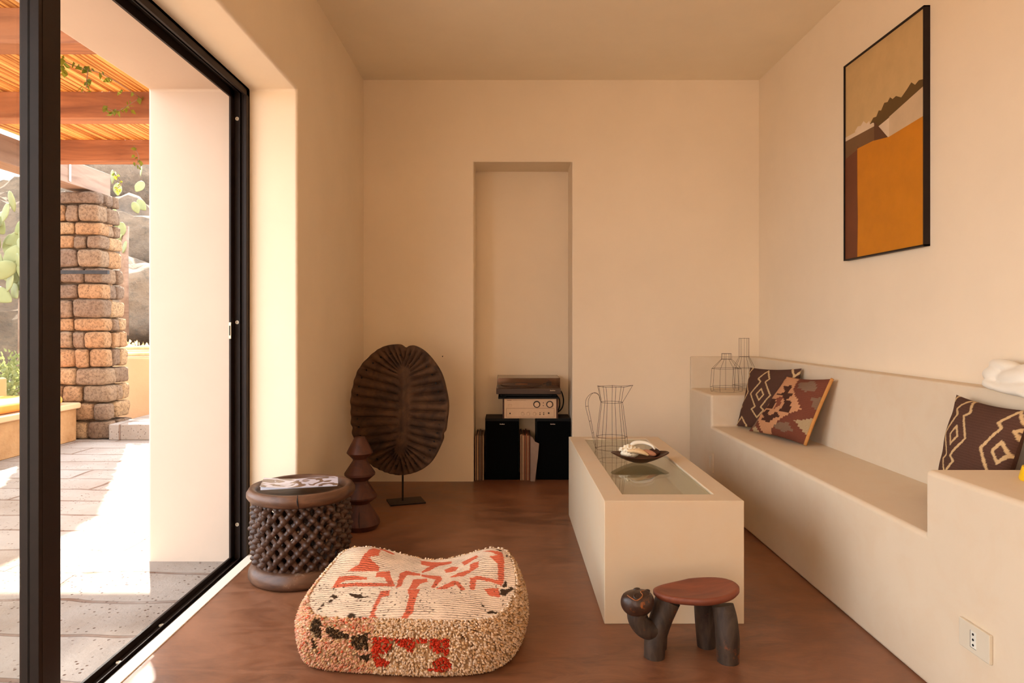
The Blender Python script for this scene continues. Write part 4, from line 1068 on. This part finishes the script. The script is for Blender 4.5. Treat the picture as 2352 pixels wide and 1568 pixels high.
# hillside
bm = bmesh.new(); nxh, nyh = 90, 90
def hill(x, y):
    r = math.hypot(x*.9+1.5, y-1); d = max(0, r-8.6); az = math.atan2(-x, max(y, .1)); fade = 1-.85*min(1, max(0, (az-.78)/.35))
    z = -.3+ 5.9*fade*(1-math.exp(-(d/7.5)**1.5)) + (.9*noise.noise(Vector((x*.35, y*.35, 1)))+.45*noise.noise(Vector((x*.9, y*.9, 2)))+.25*noise.noise(Vector((x*2.1, y*2.1, 3))))*min(1, d/2)
    return z
grid = [[bm.verts.new((-24+23.5*i/nxh, 2+30*j/nyh, hill(-24+23.5*i/nxh, 2+30*j/nyh))) for j in range(nyh+1)] for i in range(nxh+1)]
for i in range(nxh):
    for j in range(nyh):
        q = (grid[i][j], grid[i+1][j], grid[i+1][j+1], grid[i][j+1])
        if all(v.co.y < 7.9 and v.co.x > -5.0 for v in q): continue
        bm.faces.new(q)
bmesh.ops.delete(bm, geom=[v for v in bm.verts if not v.link_faces], context='VERTS')
struct('ground_hillside', bm, M_rock, smooth=False)
def boulder(x, y, s, lab, sz=(1, 1, 1)):
    bm = bmesh.new(); blob(bm, (0, 0, 0), (s*sz[0], s*sz[1], s*sz[2]), 4); k = random.random()*50
    for v in bm.verts:
        n_ = v.co.normalized(); v.co += n_*s*(.35*noise.noise(n_*1.5+Vector((k, 0, 0)))+.12*noise.noise(n_*5+Vector((k, 0, 0))))
    o = obj('boulder', bm, M_rock, None, smooth=True, loc=(x, y, hill(x, y)+s*.25)); tag(o, lab, 'boulder', 'boulders on the hillside')
blist = [(-6.2, 11.5, 1.0, 'largest pale boulder seen just right of the pillar, halfway up'), (-7.3, 13.6, 1.1, 'rounded boulder near the skyline right of the pillar'), (-6.9, 10.6, .5, 'small grey boulder low on the slope beside the shrubs'), (-5.15, 10.5, .36, 'lowest grey boulder right above the garden wall'), (-10.2, 17.8, 1.5, 'skyline boulder against the white sky'), (-9.3, 10.3, 1.0, 'grey boulder behind the prickly pear pads at the left edge'), (-8.0, 8.8, .7, 'boulder low behind the terrace bench parapet')]
for bx in blist: boulder(*bx[:4], sz=(1.15, 1, .8))
# shrubs
def shrub(x, y, z, r, n_, mat, lab, s=.05):
    t = thing('shrub', lab, 'shrub', (x, y, z), 0, 'shrubs beyond the terrace'); bm = bmesh.new(); st = bmesh.new()
    for k in range(n_):
        d = Vector((random.gauss(0, 1), random.gauss(0, 1), random.gauss(.3, .8))).normalized(); rr = r*random.uniform(.4, 1)*(1+.3*noise.noise(d*3))
        leaf(bm, Vector((d.x*rr, d.y*rr, r*.7+d.z*rr)), s*random.uniform(.6, 1.2), (d+Vector((random.uniform(-.6, .6), random.uniform(-.6, .6), .4))).normalized())
    for k in range(9):
        d = Vector((random.uniform(-1, 1), random.uniform(-1, 1), 1.2)).normalized(); tube(st, [(0, 0, -.15), d*r*.6, d*r*1.1], [.015, .01, .004], 5)
    obj('foliage', bm, mat, t); obj('stem', st, M_beam2, t)
shrub(-5.7, 8.05, .0, .45, 1300, M_leaf, 'leafy green shrub behind the parapet of the terrace bench')
shrub(-5.45, 7.15, .0, .38, 1000, M_leaf, 'pale green shrub close behind the terrace bench parapet')
shrub(-5.05, 9.3, .15, .40, 900, M_leafdry, 'dry straw-coloured shrub just right of the pillar')
shrub(-5.9, 11.0-.9, hill(-5.9, 10.1), .36, 900, M_leaf, 'green shrub between boulders right of the pillar')
shrub(-4.85, 8.5, .1, .30, 700, M_leaf, 'low dark green shrub above the garden wall poles')
shrub(-5.7, 12.6, hill(-5.7, 12.6), .45, 800, M_leaf, 'highest green shrub on the slope by the white wall edge')
# prickly pear
def pear(label, x, y, z, seeds, sc=1.0, group='prickly pear plants'):
    t = thing('prickly_pear', label, 'cactus', (x, y, z), 0, group)
    proto = None
    for (dx, dy, dz, tilt, yaw, s) in seeds:
        if proto is None:
            bm = bmesh.new(); blob(bm, (0, 0, .13), (.085, .016, .135), 3)
            for v in bm.verts:
                k_ = max(0, (.10-v.co.z)/.12); v.co.x *= 1-.45*k_
            o = obj('pad', bm, M_cact, t, smooth=True); proto = o
        else:
            o = proto.copy(); COL.objects.link(o); o.parent = t
        o.location = (dx, dy, dz); o.rotation_euler = (random.uniform(-.3, .3), tilt, yaw); o.scale = (s, s, s)
    bm = bmesh.new(); tube(bm, [(0, 0, -1.2), (0, 0, 0), (.03, 0, .4)], [.07, .06, .04], 8); obj('trunk', bm, M_beam2, t, smooth=True)
def pads(n_, w_, h_, s=1.0):
    o_ = []
    for k in range(n_):
        t_ = k/n_; o_.append((random.uniform(-w_, w_)*(.4+.6*t_), random.uniform(-.3, .3), h_*t_, random.uniform(-1.1, 1.1), random.uniform(-.9, .9), s*random.uniform(.8, 1.25)))
    return o_
pear('prickly pear with broad pale pads seen through the glass pane at left', -6.15, 8.7, 1.35, pads(46, .55, 1.15, 1.05))
pear('prickly pear showing pads on the skyline just above the stone pillar', -5.6, 10.0, 2.1, pads(14, .32, 1.2, .72))
# nail
bm = bmesh.new(); tube(bm, [(-.43, YB-.012, .844), (-.43, YB, .846)], .0035, 8)
tag(obj('nail', bm, M_iron), 'small nail in the back wall right of the carved disc', 'nail')
